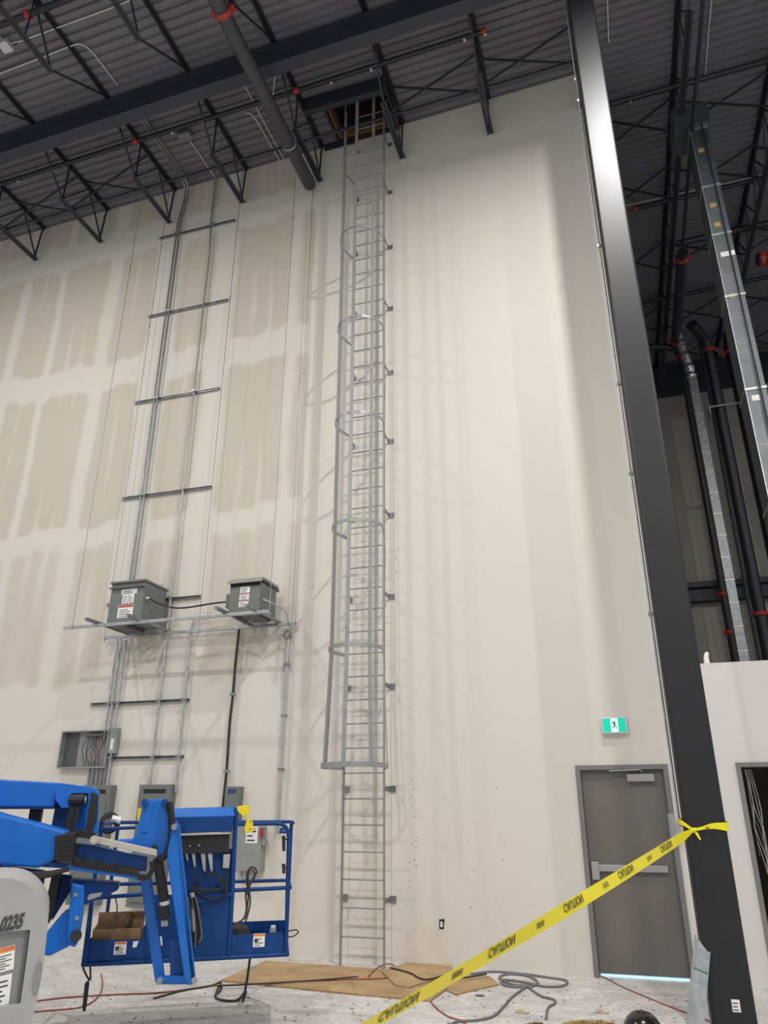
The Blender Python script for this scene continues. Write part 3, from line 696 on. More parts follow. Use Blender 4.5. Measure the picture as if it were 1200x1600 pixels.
for k in range(5):
    xa = x1-.28+k*.068
    conduit('conduit', 'short vertical conduit under open wiring cabinet', [(xa, YC+.01, z0+.0), (xa, YC+.01, 1.92)], .017, 'galv_dark', group='short conduits under the wiring cabinet')
# panel boards
def panel(label, pxl, pxr, ptop, zbot, vents=True, depth=.14, mt='enclosure'):
    a, b_ = atY(pxl, ptop, YW-depth), atY(pxr, ptop, YW-depth)
    t = thing('panel_board', label, 'panel board', ((a.x+b_.x)/2, YW, zbot))
    m = MB(); m.box((a.x, YW-depth, zbot), (b_.x, YW-.001, a.z)); m.build('case', mt, t, .006)
    m = MB(); m.box((a.x+.05, YW-depth-.012, zbot+.06), (b_.x-.05, YW-depth, a.z-.2)); m.build('door', mt, t, .003)
    if vents:
        for k in range(9):
            xa = a.x+.08+(b_.x-a.x-.16)*k/9; m = MB(); m.box((xa, YW-depth-.003, a.z-.115), (xa+.035, YW-depth, a.z-.06)); m.build('vent_slot', 'slot', t)
    return t
panel('grey vented panel board half hidden behind the boom knuckle', 128, 174, 1227, .5)
panel('grey vented panel board behind the raised blue jib head', 218, 268, 1226, .5)
a = atY(352, 1229, YW-.12); b_ = atY(375, 1229, YW-.12)
t = thing('breaker_box', 'slim grey breaker box with navy sticker beside black cable', 'breaker box', (a.x, YW, 1.2))
m = MB(); m.box((a.x, YW-.12, 1.2), (b_.x, YW-.001, a.z)); m.build('case', 'enclosure', t, .005)
m = MB(); m.box((a.x+.05, YW-.1215, a.z-.09), (b_.x-.05, YW-.12, a.z-.03)); m.build('brand_sticker', 'print_navy', t)
a, b_ = atY(368, 1291, YW-.16), atY(405, 1362, YW-.16)
t = thing('safety_switch', 'large grey safety switch box with red handle behind basket rail', 'switch box', ((a.x+b_.x)/2, YW, b_.z))
m = MB(); m.box((a.x, YW-.16, b_.z), (b_.x, YW-.001, a.z)); m.build('case', 'enclosure_light', t, .006)
m = MB(); m.box((b_.x, YW-.15, b_.z+.3), (b_.x+.05, YW-.06, a.z-.15)); m.build('side_cover', 'enclosure_light', t, .01)
m = MB(); m.box((b_.x-.01, YW-.2, a.z-.13), (b_.x+.03, YW-.15, a.z-.02)); m.build('handle', 'red', t, .008)
s0 = face_stick(a.x+.16, b_.z+.33, .17, .2, None, 3, YW-.16, t)
vs, fs = text_mesh('EATON', .04)
m = MB(); m.add([V((a.x+.235+v.x, YW-.163, b_.z+.5+v.y)) for v in vs], fs); m.build('lettering', 'print_dark', t)
for k in range(2):
    m = MB(); m.tube([(a.x+.09+.07*k, YW-.08, b_.z-.0), (a.x+.09+.07*k, YW-.08, b_.z-.09)], .02, 8); m.build('connector', 'galv', t)

# ================================================================== EXIT SIGN, READER
p = atY(939, 1121, YW-.08); q = atY(982, 1145, YW-.08)
ex0, ex1, ez0, ez1 = p.x, q.x-.005, q.z, p.z
t = thing('exit_sign', 'lit green running-man exit sign mounted above the grey door', 'exit sign', ((ex0+ex1)/2, YW, ez0))
m = MB(); m.box((ex0, YW-.075, ez0), (ex1, YW-.001, ez1)); m.build('case', 'exit_case', t, .006)
m = MB(); m.box((ex0+.014, YW-.078, ez0+.014), (ex1-.014, YW-.0755, ez1-.014)); m.build('green_panel', 'exit_green', t)
cx = (ex0+ex1)/2; wd = .042; m = MB(); m.box((cx-wd, YW-.0795, ez0+.016), (cx+wd, YW-.078, ez1-.016)); m.build('white_doorway', 'exit_white', t)
m = MB(); fy = YW-.0805; zc = (ez0+ez1)/2; s_ = (ez1-ez0)/.2
def fig(pts, w_=.008):
    for (xa, za), (xb, zb_) in zip(pts[:-1], pts[1:]): m.bar((cx+xa*s_, fy, zc+za*s_), (cx+xb*s_, fy, zc+zb_*s_), .001, w_*s_, (1,0,0))
m.prism([(cx+.012*s_+.009*s_*math.cos(a*math.pi/5), fy, zc+.058*s_+.009*s_*math.sin(a*math.pi/5)) for a in range(10)], (0, -.001, 0))
def bar2(a, b_, w_):
    a = V((cx+a[0]*s_, fy, zc+a[1]*s_)); b_ = V((cx+b_[0]*s_, fy, zc+b_[1]*s_)); d = (b_-a).normalized(); nn = V((-d.z, 0, d.x))*w_*s_*.65
    m.prism([a-nn, b_-nn, b_+nn, a+nn], (0, -.001, 0))
for a, b_, w_ in (((-.004, .042), (.0, .005), .017), ((-.004, .042), (-.024, .036), .007), ((-.024, .036), (-.03, .016), .007), ((.002, .04), (.018, .022), .007), ((.018, .022), (.038, .022), .007),
                  ((.003, .005), (.018, -.022), .01), ((.018, -.022), (.026, -.05), .009), ((-.002, .004), (-.008, -.03), .01), ((-.008, -.03), (-.034, -.033), .009)): bar2(a, b_, w_)
m.build('running_figure', 'exit_figure', t)
t = thing('card_reader_guard', 'clear plastic guard box on the wall between door and column', 'guard', (.46, YW, 1.4))
m = MB()
for a, b_ in (((.4, YW-.1, 1.36), (.405, YW-.001, 1.66)), ((.525, YW-.1, 1.36), (.53, YW-.001, 1.66)), ((.4, YW-.1, 1.655), (.53, YW-.001, 1.66)), ((.4, YW-.1, 1.36), (.53, YW-.001, 1.365)), ((.4, YW-.104, 1.36), (.53, YW-.1, 1.66))): m.box(a, b_)
m.build('cover', 'acrylic', t)
m = MB(); m.box((.495, YW-.03, 1.46), (.525, YW-.001, 1.58)); m.build('reader', 'galv_dark', t)

# small white item on low wall
t = thing('spray_bottle', 'small white plastic bottle on top of the low wall beside column', 'bottle', (1.09, YW+.08, 3.335))
m = MB(); m.tube([(1.09, YW+.08, 3.335), (1.09, YW+.08, 3.4), (1.095, YW+.08, 3.44), (1.11, YW+.08, 3.47), (1.115, YW+.08, 3.48)], [.035, .033, .028, .024, .012], 10); m.build('body', 'sticker', t, smooth=True)
m = MB(); m.tube([(1.03, YW+.08, 3.35), (1.06, YW+.08, 3.35)], .012, 8); m.build('cap', 'slot', t)

# ================================================================== RISERS AND DUCTS BEHIND THE LOW WALL
DYF = 10.35
a = atY(1120, 400, DYF); wdu = .3; x0, x1 = a.x, a.x+.27
t = thing('supply_duct', 'tall rectangular silver duct riser with seams and yellow tags at right', 'duct', ((x0+x1)/2, DYF+.2, 3.25))
zj = [3.26, 4.6, 5.55, 7.35, 9.0, 10.2, 11.2, 12.5]
for za, zb_ in zip(zj[:-1], zj[1:]):
    m = MB(); m.box((x0, DYF, za), (x1, DYF+.5, zb_)); m.build('section', 'duct', t)
    m = MB(); m.box((x0-.012, DYF-.012, zb_-.02), (x1+.012, DYF+.51, zb_+.02)); m.build('joint_flange', 'galv', t)
    n = max(1, round((zb_-za)/.4))
    for k in range(1, n):
        z = za+(zb_-za)*k/n; m = MB(); m.box((x0-.001, DYF-.003, z-.004), (x1+.001, DYF, z+.004)); m.build('crease', 'galv_dark', t)
m = MB(); m.box((x0-.004, DYF-.004, 3.26), (x0+.006, DYF+.01, 12.5)); m.build('corner_seam', 'galv', t)
for z, w_ in ((11.95, .09), (10.75, .09), (10.35, .09), (9.75, .2), (7.15, .1), (8.95, .07)):
    m = MB(); m.box((x0+.06, DYF-.005, z), (x0+.06+w_, DYF-.001, z+.09)); m.build('yellow_tag', 'straw' if w_ < .1 else 'sticker', t)
m = MB(); m.tube([(x1-.09, DYF-.06, 3.3), (x1-.09, DYF-.06, 12.6)], .016, 6); m.build('hanger_strap', 'pipe_black', t)
m = MB(); m.box((x0-.25, DYF-.1, 12.52), (x1+.05, DYF+.55, 12.95)); m.build('top_elbow', 'duct', t)
# black risers with red couplings
def riser(label, pt, zt, Y, r, cz, group=None, elbow=None):
    a = atY(*pt, Y); x = a.x
    pts = [(x, Y, 3.26), (x, Y, zt)]
    if elbow: pts += smooth_path([(x, Y, zt), (x+elbow[0]*.15, Y+elbow[1]*.15, zt+.2), (x+elbow[0]*.5, Y+elbow[1]*.5, zt+.28), (x+elbow[0], Y+elbow[1], zt+.3)], 4)[1:]
    return pipe_along('riser_pipe', label, pts, r, 'pipe_black', [((x, Y, z), (0, 0, 1)) for z in cz], n=12)
riser('slim black riser pipe left of the foil-wrapped duct', (1063, 552), 12.2, 17, .085, (5.2, 6.05, 12.15), elbow=(-.9, -.2))
riser('middle black riser pipe with red coupling near its foot', (1106, 542), 12.2, 17, .13, (5.55, 12.2), elbow=(-.4, -.8))
riser('thick black riser pipe beside the big silver duct', (1143, 545), 12.2, 17, .16, (12.05,), elbow=(.0, -1.2))
a = atY(1106, 542, 17).x
conduit('riser_pipe', 'thin black riser pipe hugging the middle riser', [(a-.2, 16.9, 3.26), (a-.2, 16.9, 8.0), (a-.17, 16.9, 12.4)], .04, 'pipe_black', cat='pipe')
t = thing('strut_channel', 'perforated channel bracing the black risers against far wall', 'channel', (3.2, 16.8, 10.3))
m = MB(); m.box((2.85, 16.78, 10.52), (4.4, 16.82, 10.56)); m.build('channel', 'galv', t); m = MB(); m.box((2.85, 16.8, 10.36), (2.88, 17.2, 10.56)); m.build('foot', 'galv', t)
# overhead mains at right
pipe_along('main_pipe', 'thick black sprinkler main with large red coupling under long joist', [(2.33, 13.4, 12.44), (2.38, 17.0, 12.45)], .11, 'pipe_black', [((2.33, 13.6, 12.44), (0, 1, 0)), ((2.37, 16.7, 12.45), (0, 1, 0))], n=14)
pipe_along('main_pipe', 'thin black feed pipe continuing under the long joist to the girder', [(2.3, 7.9, 12.5), (2.33, 13.35, 12.46)], .035, 'pipe_black')
pipe_along('main_pipe', 'black main dropping at the right edge under a red elbow', [(4.05, 13.6, 3.26), (4.05, 13.6, 11.3)], .14, 'pipe_black', [((4.05, 13.6, 11.35), (0, 0, 1))], n=14)
pipe_along('main_pipe', 'black main at right edge joined by long red coupling', [(3.55, 13.0, 11.6), (5.5, 13.3, 11.75)], .11, 'pipe_black', [((3.62, 13.02, 11.6), (1, .15, .08)), ((3.74, 13.04, 11.61), (1, .15, .08))], n=14)
# small foil wrapped duct
Y = 16.4; xb = atY(1160, 1000, Y).x; xt = atY(1075, 560, Y).x; x = (xb+xt)/2
t = thing('branch_duct', 'narrow foil-topped silver duct riser between the black risers', 'duct', (x, Y, 3.26))
zj = [3.26]+[3.7+.5*k for k in range(16)]
for za, zb_ in zip(zj[:-1], zj[1:]):
    m = MB(); m.box((x-.09, Y, za), (x+.09, Y+.2, zb_)); m.build('section', 'galv_dark', t)
    m = MB(); m.box((x-.095, Y-.006, zb_-.01), (x+.095, Y+.2, zb_+.01)); m.build('joint', 'galv', t)
m = MB(); m.tube(smooth_path([(x, Y+.1, 11.2), (x-.02, Y+.1, 11.6), (x-.1, Y+.1, 12.2), (x-.08, Y+.1, 12.7)], 5), [.1+.02*math.sin(k*2.1) for k in range(16)], 9); m.build('foil_sleeve', 'foil', t)

# wires in the right doorway
for k in range(8):
    x = OX0+.09+.012*k; y = YW+.1+.01*k
    pts = [(x, y, 2.13)]
    for j in range(1, 7): pts.append((x+.03*math.sin(j*1.7+k)+.012*j, y+.02*math.cos(j+k*2), 2.13-.3*j-.02*k))
    conduit('loose_wire', 'loose pale cable hanging inside the open doorway at right edge', smooth_path(pts[:4+(k % 3)], 4), .0032, 'wire_white' if k % 3 else 'cord_grey', group='loose cables in the doorway', cat='cable', n=5)
# ================================================================== BOOM LIFT
LAZ = math.radians(-31)
LO = V((math.sin(LAZ)*7.2, math.cos(LAZ)*7.2, 0))
E1 = V((.848, .53, 0)).normalized(); E2 = V((-E1.y, E1.x, 0)); E3 = V((0, 0, 1))
def L(px, py, v=0.0):       # point of the sight line on the plane at depth v of the basket's front
    d = ray(px, py); return CAM + d*(((LO+E2*v-CAM).dot(E2))/d.dot(E2))
def slab(m, poly, v0, v1): return m.prism([L(x, y, v0) for x, y in poly], E2*(v1-v0))
def tubep(m, pts, r, v=0.0, n=10): return m.tube([L(*p, v) for p in pts], r, n)
lift = thing('boom_lift', 'blue articulated boom lift with grey hood and work basket', 'boom lift', (LO-E1*3.2-E2*1.2))
# --- upper boom
m = MB(); slab(m, [(-330, 1199), (92, 1223), (84, 1261), (-330, 1262)], -.42, -.12); m.build('upper_boom', 'blue', lift, .012)
m = MB(); slab(m, [(-330, 1261), (86, 1261), (86, 1264), (-330, 1266)], -.40, -.14); m.build('boom_skid', 'print_navy', lift)
# boom end knuckle
m = MB(); slab(m, [(92, 1223), (146, 1230), (155, 1237), (153, 1302), (138, 1305), (131, 1298), (138, 1240), (112, 1240), (108, 1262), (96, 1263), (86, 1250), (86, 1232)], -.46, -.4); kn = m.build('knuckle_plate', 'blue', lift, .006)
m = MB(); slab(m, [(88, 1224), (146, 1231), (150, 1240), (138, 1300), (84, 1292)], -.2, -.1); m.build('knuckle_plate', 'blue', lift, .006)
m = MB(); slab(m, [(143, 1237), (154, 1243), (151, 1280), (143, 1302), (133, 1299)], -.475, -.46); m.build('cover_plate', 'black', lift)
m = MB(); slab(m, [(92, 1224), (142, 1231), (140, 1241), (95, 1239)], -.4, -.2); m.build('knuckle_top', 'blue', lift)
m = MB(); slab(m, [(86, 1262), (110, 1262), (104, 1300), (80, 1292)], -.3, -.16); m.build('knuckle_lower', 'blue_dark', lift)
m = MB(); m.tube([L(110, 1250, -.44), L(133, 1250, -.47)], .045, 12); m.build('cylinder_pin', 'black', lift)
m = MB(); m.tube([L(133, 1250, -.475), L(134.5, 1250, -.475)], .03, 12); m.build('pin_cap', 'aluminium', lift)
m = MB(); m.bar(L(118, 1256, -.42), L(108, 1302, -.42), .07, .07, E2); m.bar(L(123, 1262, -.48), L(115, 1300, -.48), .02, .02, E2); m.build('hydraulic_cylinder', 'black', lift)
m = MB(); m.bar(L(58, 1262, -.25), L(54, 1285, -.25), .09, .09, E2); m.build('hose_clamp', 'black', lift)
# --- primary boom (nearer, tapering)
m = MB(); slab(m, [(-330, 1195), (-60, 1253), (0, 1272), (60, 1287), (104, 1299), (98, 1320), (84, 1345), (60, 1357), (0, 1352), (-330, 1345)], -.78, -.48); m.build('primary_boom', 'blue', lift, .02, 3)
m = MB(); slab(m, [(65, 1345), (104, 1350), (104, 1357), (65, 1355)], -.76, -.5); m.build('boom_lip', 'blue_dark', lift, .004)
# black hoses along lower edge
for k, (dy, r) in enumerate(((0, .016), (3, .014), (7, .013), (10, .012))):
    m = MB(); tubep(m, [(-330, 1330+dy), (-20, 1353+dy), (14, 1361+dy), (50, 1365+dy*.8), (80, 1364+dy*.4), (108, 1358)], r, -.8-.004*k, 8); m.build('hose', 'rubber', lift, smooth=True)
m = MB(); slab(m, [(4, 1350), (12, 1350), (14, 1372), (5, 1372)], -.84, -.8); m.build('hose_bracket', 'blue_dark', lift)
# inner telescoping tube
m = MB(); slab(m, [(112, 1318), (150, 1322), (196, 1334), (230, 1340), (228, 1362), (188, 1356), (112, 1343)], -.68, -.5); m.build('boom_extension', 'blue_dark', lift, .008)
m = MB(); slab(m, [(150, 1307), (245, 1328), (245, 1338), (150, 1318)], -.74, -.66); m.build('cable_tray', 'aluminium', lift, .003)
m = MB(); slab(m, [(104, 1352), (220, 1369), (219, 1375), (104, 1358)], -.76, -.46); m.build('lower_tray', 'blue', lift, .003)
# cable carrier
m = MB()
pth = smooth_path([L(92, 1312, -.7), L(118, 1303, -.7), L(142, 1305, -.7), L(148, 1312, -.7)], 6)
for a, b_ in zip(pth[:-1], pth[1:]): m.bar(a, a+(b_-a)*.8, .12, .05, E3)
pth = smooth_path([L(118, 1318, -.72), L(112, 1328, -.72), L(116, 1344, -.72), L(140, 1350, -.72), L(180, 1357, -.72), L(218, 1363, -.72)], 9)
for a, b_ in zip(pth[:-1], pth[1:]): m.bar(a, a+(b_-a)*.78, .1, .055, E2.cross(b_-a))
pth = smooth_path([L(215, 1371, -.72), L(230, 1370, -.72), L(238, 1358, -.72), L(237, 1346, -.72)], 7)
for a, b_ in zip(pth[:-1], pth[1:]): m.bar(a, a+(b_-a)*.78, .1, .035, E2.cross(b_-a))
m.build('cable_carrier', 'rubber', lift)['kind'] = 'stuff'
m = MB(); slab(m, [(86, 1305), (120, 1300), (116, 1318), (112, 1346), (84, 1346)], -.8, -.7); m.build('carrier_housing', 'black', lift, .006)
for k in range(4):
    m = MB(); slab(m, [(94, 1311+k*8), (111, 1309+k*8), (110, 1312+k*8), (93, 1314+k*8)], -.806, -.8); m.build('carrier_rung', 'rubber', lift)
m = MB(); m.tube([L(147, 1312, -.8), L(147, 1312, -.66)], .03, 12); m.build('roller', 'aluminium', lift)
# link arms below
m = MB(); slab(m, [(108, 1374), (186, 1380), (184, 1391), (168, 1399), (138, 1412), (124, 1416), (110, 1412)], -.62, -.42); m.build('link_bracket', 'blue_dark', lift, .008)
m = MB(); slab(m, [(140, 1397), (160, 1394), (157, 1400), (138, 1407), (136, 1403)], -.626, -.62); m.build('bracket_slot', 'aluminium', lift)
m = MB(); slab(m, [(112, 1380), (132, 1384), (130, 1420), (122, 1470), (117, 1481), (108, 1478), (104, 1462), (108, 1420)], -.72, -.62); m.build('link_arm', 'blue', lift, .012)
for x, y in ((120, 1435), (118, 1398)):
    m = MB(); m.tube([L(x, y, -.73), L(x, y, -.715)], .016, 8); m.build('bolt', 'galv_dark', lift)
m = MB(); m.tube([L(119, 1462, -.75), L(119, 1462, -.6)], .04, 12); m.build('pivot_pin', 'rubber', lift)
m = MB(); slab(m, [(68, 1462), (100, 1424), (110, 1420), (113, 1440), (110, 1478), (78, 1494), (40, 1492), (20, 1470)], -.66, -.5); m.build('lower_link', 'blue', lift, .02, 3)
m = MB(); slab(m, [(82, 1362), (96, 1362), (85, 1420), (74, 1446), (66, 1432)], -.6, -.5); m.build('strut_arm', 'black', lift, .01)
m = MB(); slab(m, [(84, 1366), (112, 1368), (108, 1395), (80, 1440)], -.48, -.4); m.build('rear_link', 'blue_dark', lift, .01)
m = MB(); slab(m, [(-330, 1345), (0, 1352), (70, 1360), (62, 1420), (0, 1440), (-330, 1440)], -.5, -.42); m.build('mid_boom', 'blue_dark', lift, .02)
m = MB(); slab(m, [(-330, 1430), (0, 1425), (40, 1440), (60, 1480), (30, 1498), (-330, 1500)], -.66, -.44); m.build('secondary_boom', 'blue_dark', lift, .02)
# --- jib: knuckle, two blades, cylinder
m = MB(); slab(m, [(184, 1312), (206, 1312), (213, 1301), (224, 1252), (232, 1249), (258, 1248), (266, 1256), (270, 1290), (262, 1338), (238, 1338), (226, 1330), (186, 1320)], -.5, -.3); m.build('jib_knuckle', 'blue', lift, .012, 3)
m = MB(); slab(m, [(228, 1257), (240, 1256), (232, 1300), (220, 1302)], -.507, -.5); m.build('knuckle_gusset', 'blue', lift, .003)
for x in (226, 258):
    m = MB(); m.tube([L(x, 1254, -.54), L(x, 1254, -.28)], .028, 12); m.build('pivot_pin', 'blue_dark', lift)
m = MB(); m.tube([L(241, 1324, -.512), L(241, 1324, -.495)], .02, 10); m.build('pin_hole', 'black', lift)
m = MB(); slab(m, [(219, 1377), (236, 1368), (258, 1528), (254, 1537), (245, 1540), (242, 1533)], -.46, -.4); m.build('jib_blade', 'blue', lift, .008)
m = MB(); slab(m, [(261, 1334), (268, 1296), (275, 1281), (281, 1290), (306, 1528), (302, 1538), (294, 1540), (288, 1530), (262, 1350)], -.62, -.56); m.build('jib_blade', 'blue', lift, .008)
m = MB(); slab(m, [(271, 1290), (279, 1288), (305, 1530), (299, 1538)], -.62, -.5); m.build('jib_blade_flange', 'blue_basket', lift, .004)
for x, y in ((272, 1292), (304, 1532), (249, 1533)):
    m = MB(); m.tube([L(x, y, -.66), L(x, y, -.38)], .024, 10); m.build('pivot_pin', 'galv_dark', lift)
m = MB(); m.tube([L(250, 1531, -.5), L(302, 1531, -.58)], .03, 12); m.build('cross_tube', 'blue', lift)
m = MB(); slab(m, [(265, 1470), (284, 1470), (294, 1524), (266, 1526)], -.52, -.4); m.build('yoke', 'blue_dark', lift, .006)
m = MB(); m.bar(L(246, 1340, -.52), L(257, 1408, -.52), .075, .075, E2); m.build('jib_cylinder', 'black', lift, .015)
m = MB(); m.tube([L(257, 1408, -.52), L(257.5, 1414, -.52)], .04, 12); m.build('cylinder_gland', 'sticker', lift)
m = MB(); slab(m, [(248, 1416), (262, 1414), (266, 1432), (252, 1440), (246, 1428)], -.56, -.46); m.build('cylinder_clevis', 'black', lift, .008)
for k in range(2):
    m = MB(); m.tube([L(254+5*k, 1438, -.52), L(255+5*k, 1447, -.52)], .014, 8); m.build('fitting', 'aluminium', lift)
for k in range(3):
    m = MB(); m.tube([L(*p, -.53-.02*k) for p in smooth_path([(V((262+2*k, 1254, 0))), V((266+1.5*k, 1275, 0)), V((266+k, 1310, 0)), V((258-2*k, 1338+2*k, 0)), V((246, 1344-3*k, 0))], 5) for p in [(p.x, p.y)]], .02, 8); m.build('hose', 'rubber', lift, smooth=True)
# --- basket
ED = V((math.sin(math.radians(-25)), math.cos(math.radians(-25)), 0))
BV = .72      # basket depth
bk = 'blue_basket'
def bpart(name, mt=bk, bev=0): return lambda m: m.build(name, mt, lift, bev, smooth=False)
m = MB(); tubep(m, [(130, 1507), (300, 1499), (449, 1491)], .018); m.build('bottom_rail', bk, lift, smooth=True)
p0, p1 = L(130, 1507), L(449, 1491)
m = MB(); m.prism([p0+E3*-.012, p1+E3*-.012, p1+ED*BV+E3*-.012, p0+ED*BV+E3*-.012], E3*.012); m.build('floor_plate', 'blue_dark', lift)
m = MB(); m.tube([p0+ED*BV, p1+ED*BV], .018, 10); m.build('bottom_rail', bk, lift, smooth=True)
for p in (p0, p1):
    m = MB(); m.tube([p, p+ED*BV], .018, 10); m.build('bottom_rail', bk, lift, smooth=True)
# toe boards
m = MB(); slab(m, [(141, 1470), (226, 1467), (226, 1499), (138, 1504)], .005, .012); m.build('toe_board', bk, lift)
m = MB(); slab(m, [(360, 1461), (443, 1456), (444, 1489), (359, 1494)], .005, .012); m.build('toe_board', bk, lift)
h = .17
m = MB(); m.prism([p0+ED*BV, p1+ED*BV, p1+ED*BV+E3*h, p0+ED*BV+E3*h], E2*-.006); m.build('toe_board', 'blue_dark', lift)
m = MB(); m.prism([p1+E1*-.01, p1+ED*BV+E1*-.01, p1+ED*BV+E3*h+E1*-.01, p1+E3*h+E1*-.01], E1*-.006); m.build('toe_board', 'blue_dark', lift)
m = MB(); m.prism([p0+E1*.01, p0+ED*BV+E1*.01, p0+ED*BV+E3*h+E1*.01, p0+E3*h+E1*.01], E1*.006); m.build('toe_board', 'blue_dark', lift)
# centre panel and control box
m = MB(); slab(m, [(292, 1398), (362, 1394), (357, 1494), (296, 1498)], .0, .012); m.build('centre_panel', bk, lift)
m = MB(); slab(m, [(228, 1398), (292, 1398), (296, 1498), (226, 1500)], .02, .03); m.build('centre_panel', 'blue_dark', lift)
m = MB(); slab(m, [(292, 1398), (362, 1394), (362, 1400), (310, 1412)], -.02, .0); m.build('panel_gusset', bk, lift)
m = MB(); slab(m, [(284, 1328), (364, 1326), (362, 1396), (288, 1399)], .03, .04); m.build('control_back_plate', bk, lift)
t0, t1 = L(270, 1268, -.02), L(367, 1265, -.02)
ctl = MB(); slab(ctl, [(271, 1277), (366, 1274), (363, 1299), (272, 1303)], -.06, .22); ctl.build('control_box', bk, lift, .006)
m = MB(); a, b_ = L(270, 1278, -.06), L(367, 1275, -.06); m.prism([a, b_, b_+E2*.2+E3*.07, a+E2*.2+E3*.07], E3*.008); m.build('control_box_lid', 'blue', lift)
m = MB(); slab(m, [(274, 1306), (359, 1303), (357, 1332), (276, 1334)], -.03, .05); m.build('control_box_underside', 'black', lift)
m = MB(); slab(m, [(274, 1303.5), (360, 1300.5), (360, 1303), (274, 1306)], -.065, -.0); m.build('box_edge', 'aluminium', lift)
for x, y in ((297, 1322), (311, 1321)):
    m = MB(); m.tube([L(x, y, -.035), L(x, y, -.03)], .007, 6); m.build('bolt', 'bolt', lift)
for x, w_, yb in ((291, 4, 1345), (302, 6, 1355), (317, 8, 1362), (328, 8, 1362)):
    m = MB(); slab(m, [(x-w_/2, 1333), (x+w_/2, 1333), (x+w_*.3+2, yb), (x-w_*.05+1.5, yb)], -.02, .0); m.build('cable_boot', 'hood', lift, .004)
m = MB(); slab(m, [(349, 1335), (360, 1335), (358, 1357), (348, 1357)], -.03, .03); m.build('connector_box', 'hood', lift, .006)
for pts in ([(303, 1355), (310, 1380), (312, 1388)], [(318, 1362), (340, 1372), (347, 1382), (342, 1390), (310, 1390)], [(329, 1362), (348, 1375), (350, 1386), (330, 1393), (300, 1390)], [(353, 1357), (355, 1375), (352, 1392)],
            [(300, 1390), (318, 1400), (335, 1406), (350, 1400), (356, 1388)], [(296, 1384), (310, 1388), (325, 1392), (345, 1388)]):
    m = MB(); m.tube([L(p.x, p.y, -.04) for p in smooth_path([V((*q, 0)) for q in pts], 5)], .008, 6); m.build('control_cable', 'rubber', lift, smooth=True)
for k in range(7):
    a = 296+2*k; m = MB(); m.tube([L(p.x, p.y, -.05-.006*k) for p in smooth_path([V((a-2, 1402, 0)), V((a+3, 1430, 0)), V((a+1+k, 1462, 0)), V((a+3, 1490-3*k, 0))], 4)], .007, 5); m.build('hose', 'rubber' if k % 3 else 'cord_grey', lift)
m = MB(); m.tube([L(p.x, p.y, -.05) for p in smooth_path([V((300, 1395, 0)), V((303, 1425, 0)), V((304, 1455, 0))], 4)], .02, 8); m.build('tube_wrap', 'aluminium', lift)
# posts & rails
def rail(pts, v=0.0, r=.017, nm='guard_rail'):
    m = MB(); m.tube([L(*p, v) for p in pts], r, 10); m.build(nm, bk, lift, smooth=True)
rail([(369, 1262), (363, 1394), (357, 1496)], -.0, .02, 'post')
rail([(143, 1412), (134, 1506)], 0, .017, 'post')
def rnd(pts):   # rounded corner path
    return [(p.x, p.y) for p in smooth_path([V((*q, 0)) for q in pts], 4)]
rail(rnd([(368, 1288), (400, 1287.5), (432, 1287), (442, 1289), (449, 1296), (451, 1308)])+[(449, 1390), (447, 1490)])
rail([(366, 1391), (410, 1389), (448, 1387)])
rail([(437, 1296), (450, 1294)], 0, .012); rail([(436, 1300), (450, 1300)], 0, .012)
# rear / far side rails (depth BV)
def up(px, py, z): q = L(px, py, 0); return V((q.x, q.y, z))
zt = L(445, 1286).z; zm = L(447, 1387).z
R0, R1 = p1+ED*BV, p0+ED*BV
for zz, nm in ((zt, 'guard_rail'), (zm, 'mid_rail')):
    m = MB(); m.tube([V((R1.x, R1.y, zz)), V((R0.x, R0.y, zz))], .016, 10); m.build(nm, bk, lift, smooth=True)
    m = MB(); m.tube([V((R0.x, R0.y, zz)), V((p1.x, p1.y, zz))+E3*.0], .016, 10); m.build(nm, bk, lift, smooth=True)
    m = MB(); m.tube([V((R1.x, R1.y, zz)), V((p0.x, p0.y, zz))], .016, 10); m.build(nm, bk, lift, smooth=True)
for P_ in (R0, R1, p0):
    m = MB(); m.tube([P_, V((P_.x, P_.y, zt))], .017, 10); m.build('post', bk, lift, smooth=True)
rail([(134, 1404), (228, 1397)], 0, .016, 'mid_rail')
rail([(150, 1296), (212, 1293)], 0, .014)
# gate latch hardware
for y0, y1 in ((1306, 1330), (1350, 1365)):
    m = MB(); slab(m, [(441, y0), (446, y0), (446, y1), (442, y1)], -.02, .02); slab(m, [(443, y0+4), (449, y0+4), (449, y0+7), (443, y0+7)], -.015, .015); m.build('gate_latch', 'black', lift)
# yellow lever
m = MB(); slab(m, [(370, 1260), (387, 1258), (391, 1262), (391, 1268), (386, 1274), (380, 1276), (371, 1267)], -.03, -.02); slab(m, [(386, 1270), (390, 1280), (395, 1283), (396, 1298), (393, 1301), (383, 1301), (382, 1293), (385, 1282)], -.045, -.03); o = m.build('yellow_lever', 'yellow', lift, .003); o['label'] = 'yellow gate bracket'
for x, y in ((392, 1283), (391, 1295)):
    m = MB(); m.tube([L(x, y, -.055), L(x, y, -.04)], .007, 6); m.build('bolt', 'galv_dark', lift)
m = MB(); slab(m, [(215, 1264), (223, 1263), (224, 1274), (219, 1284), (214, 1282)], .1, .13); m.build('yellow_lever', 'yellow', lift, .004)
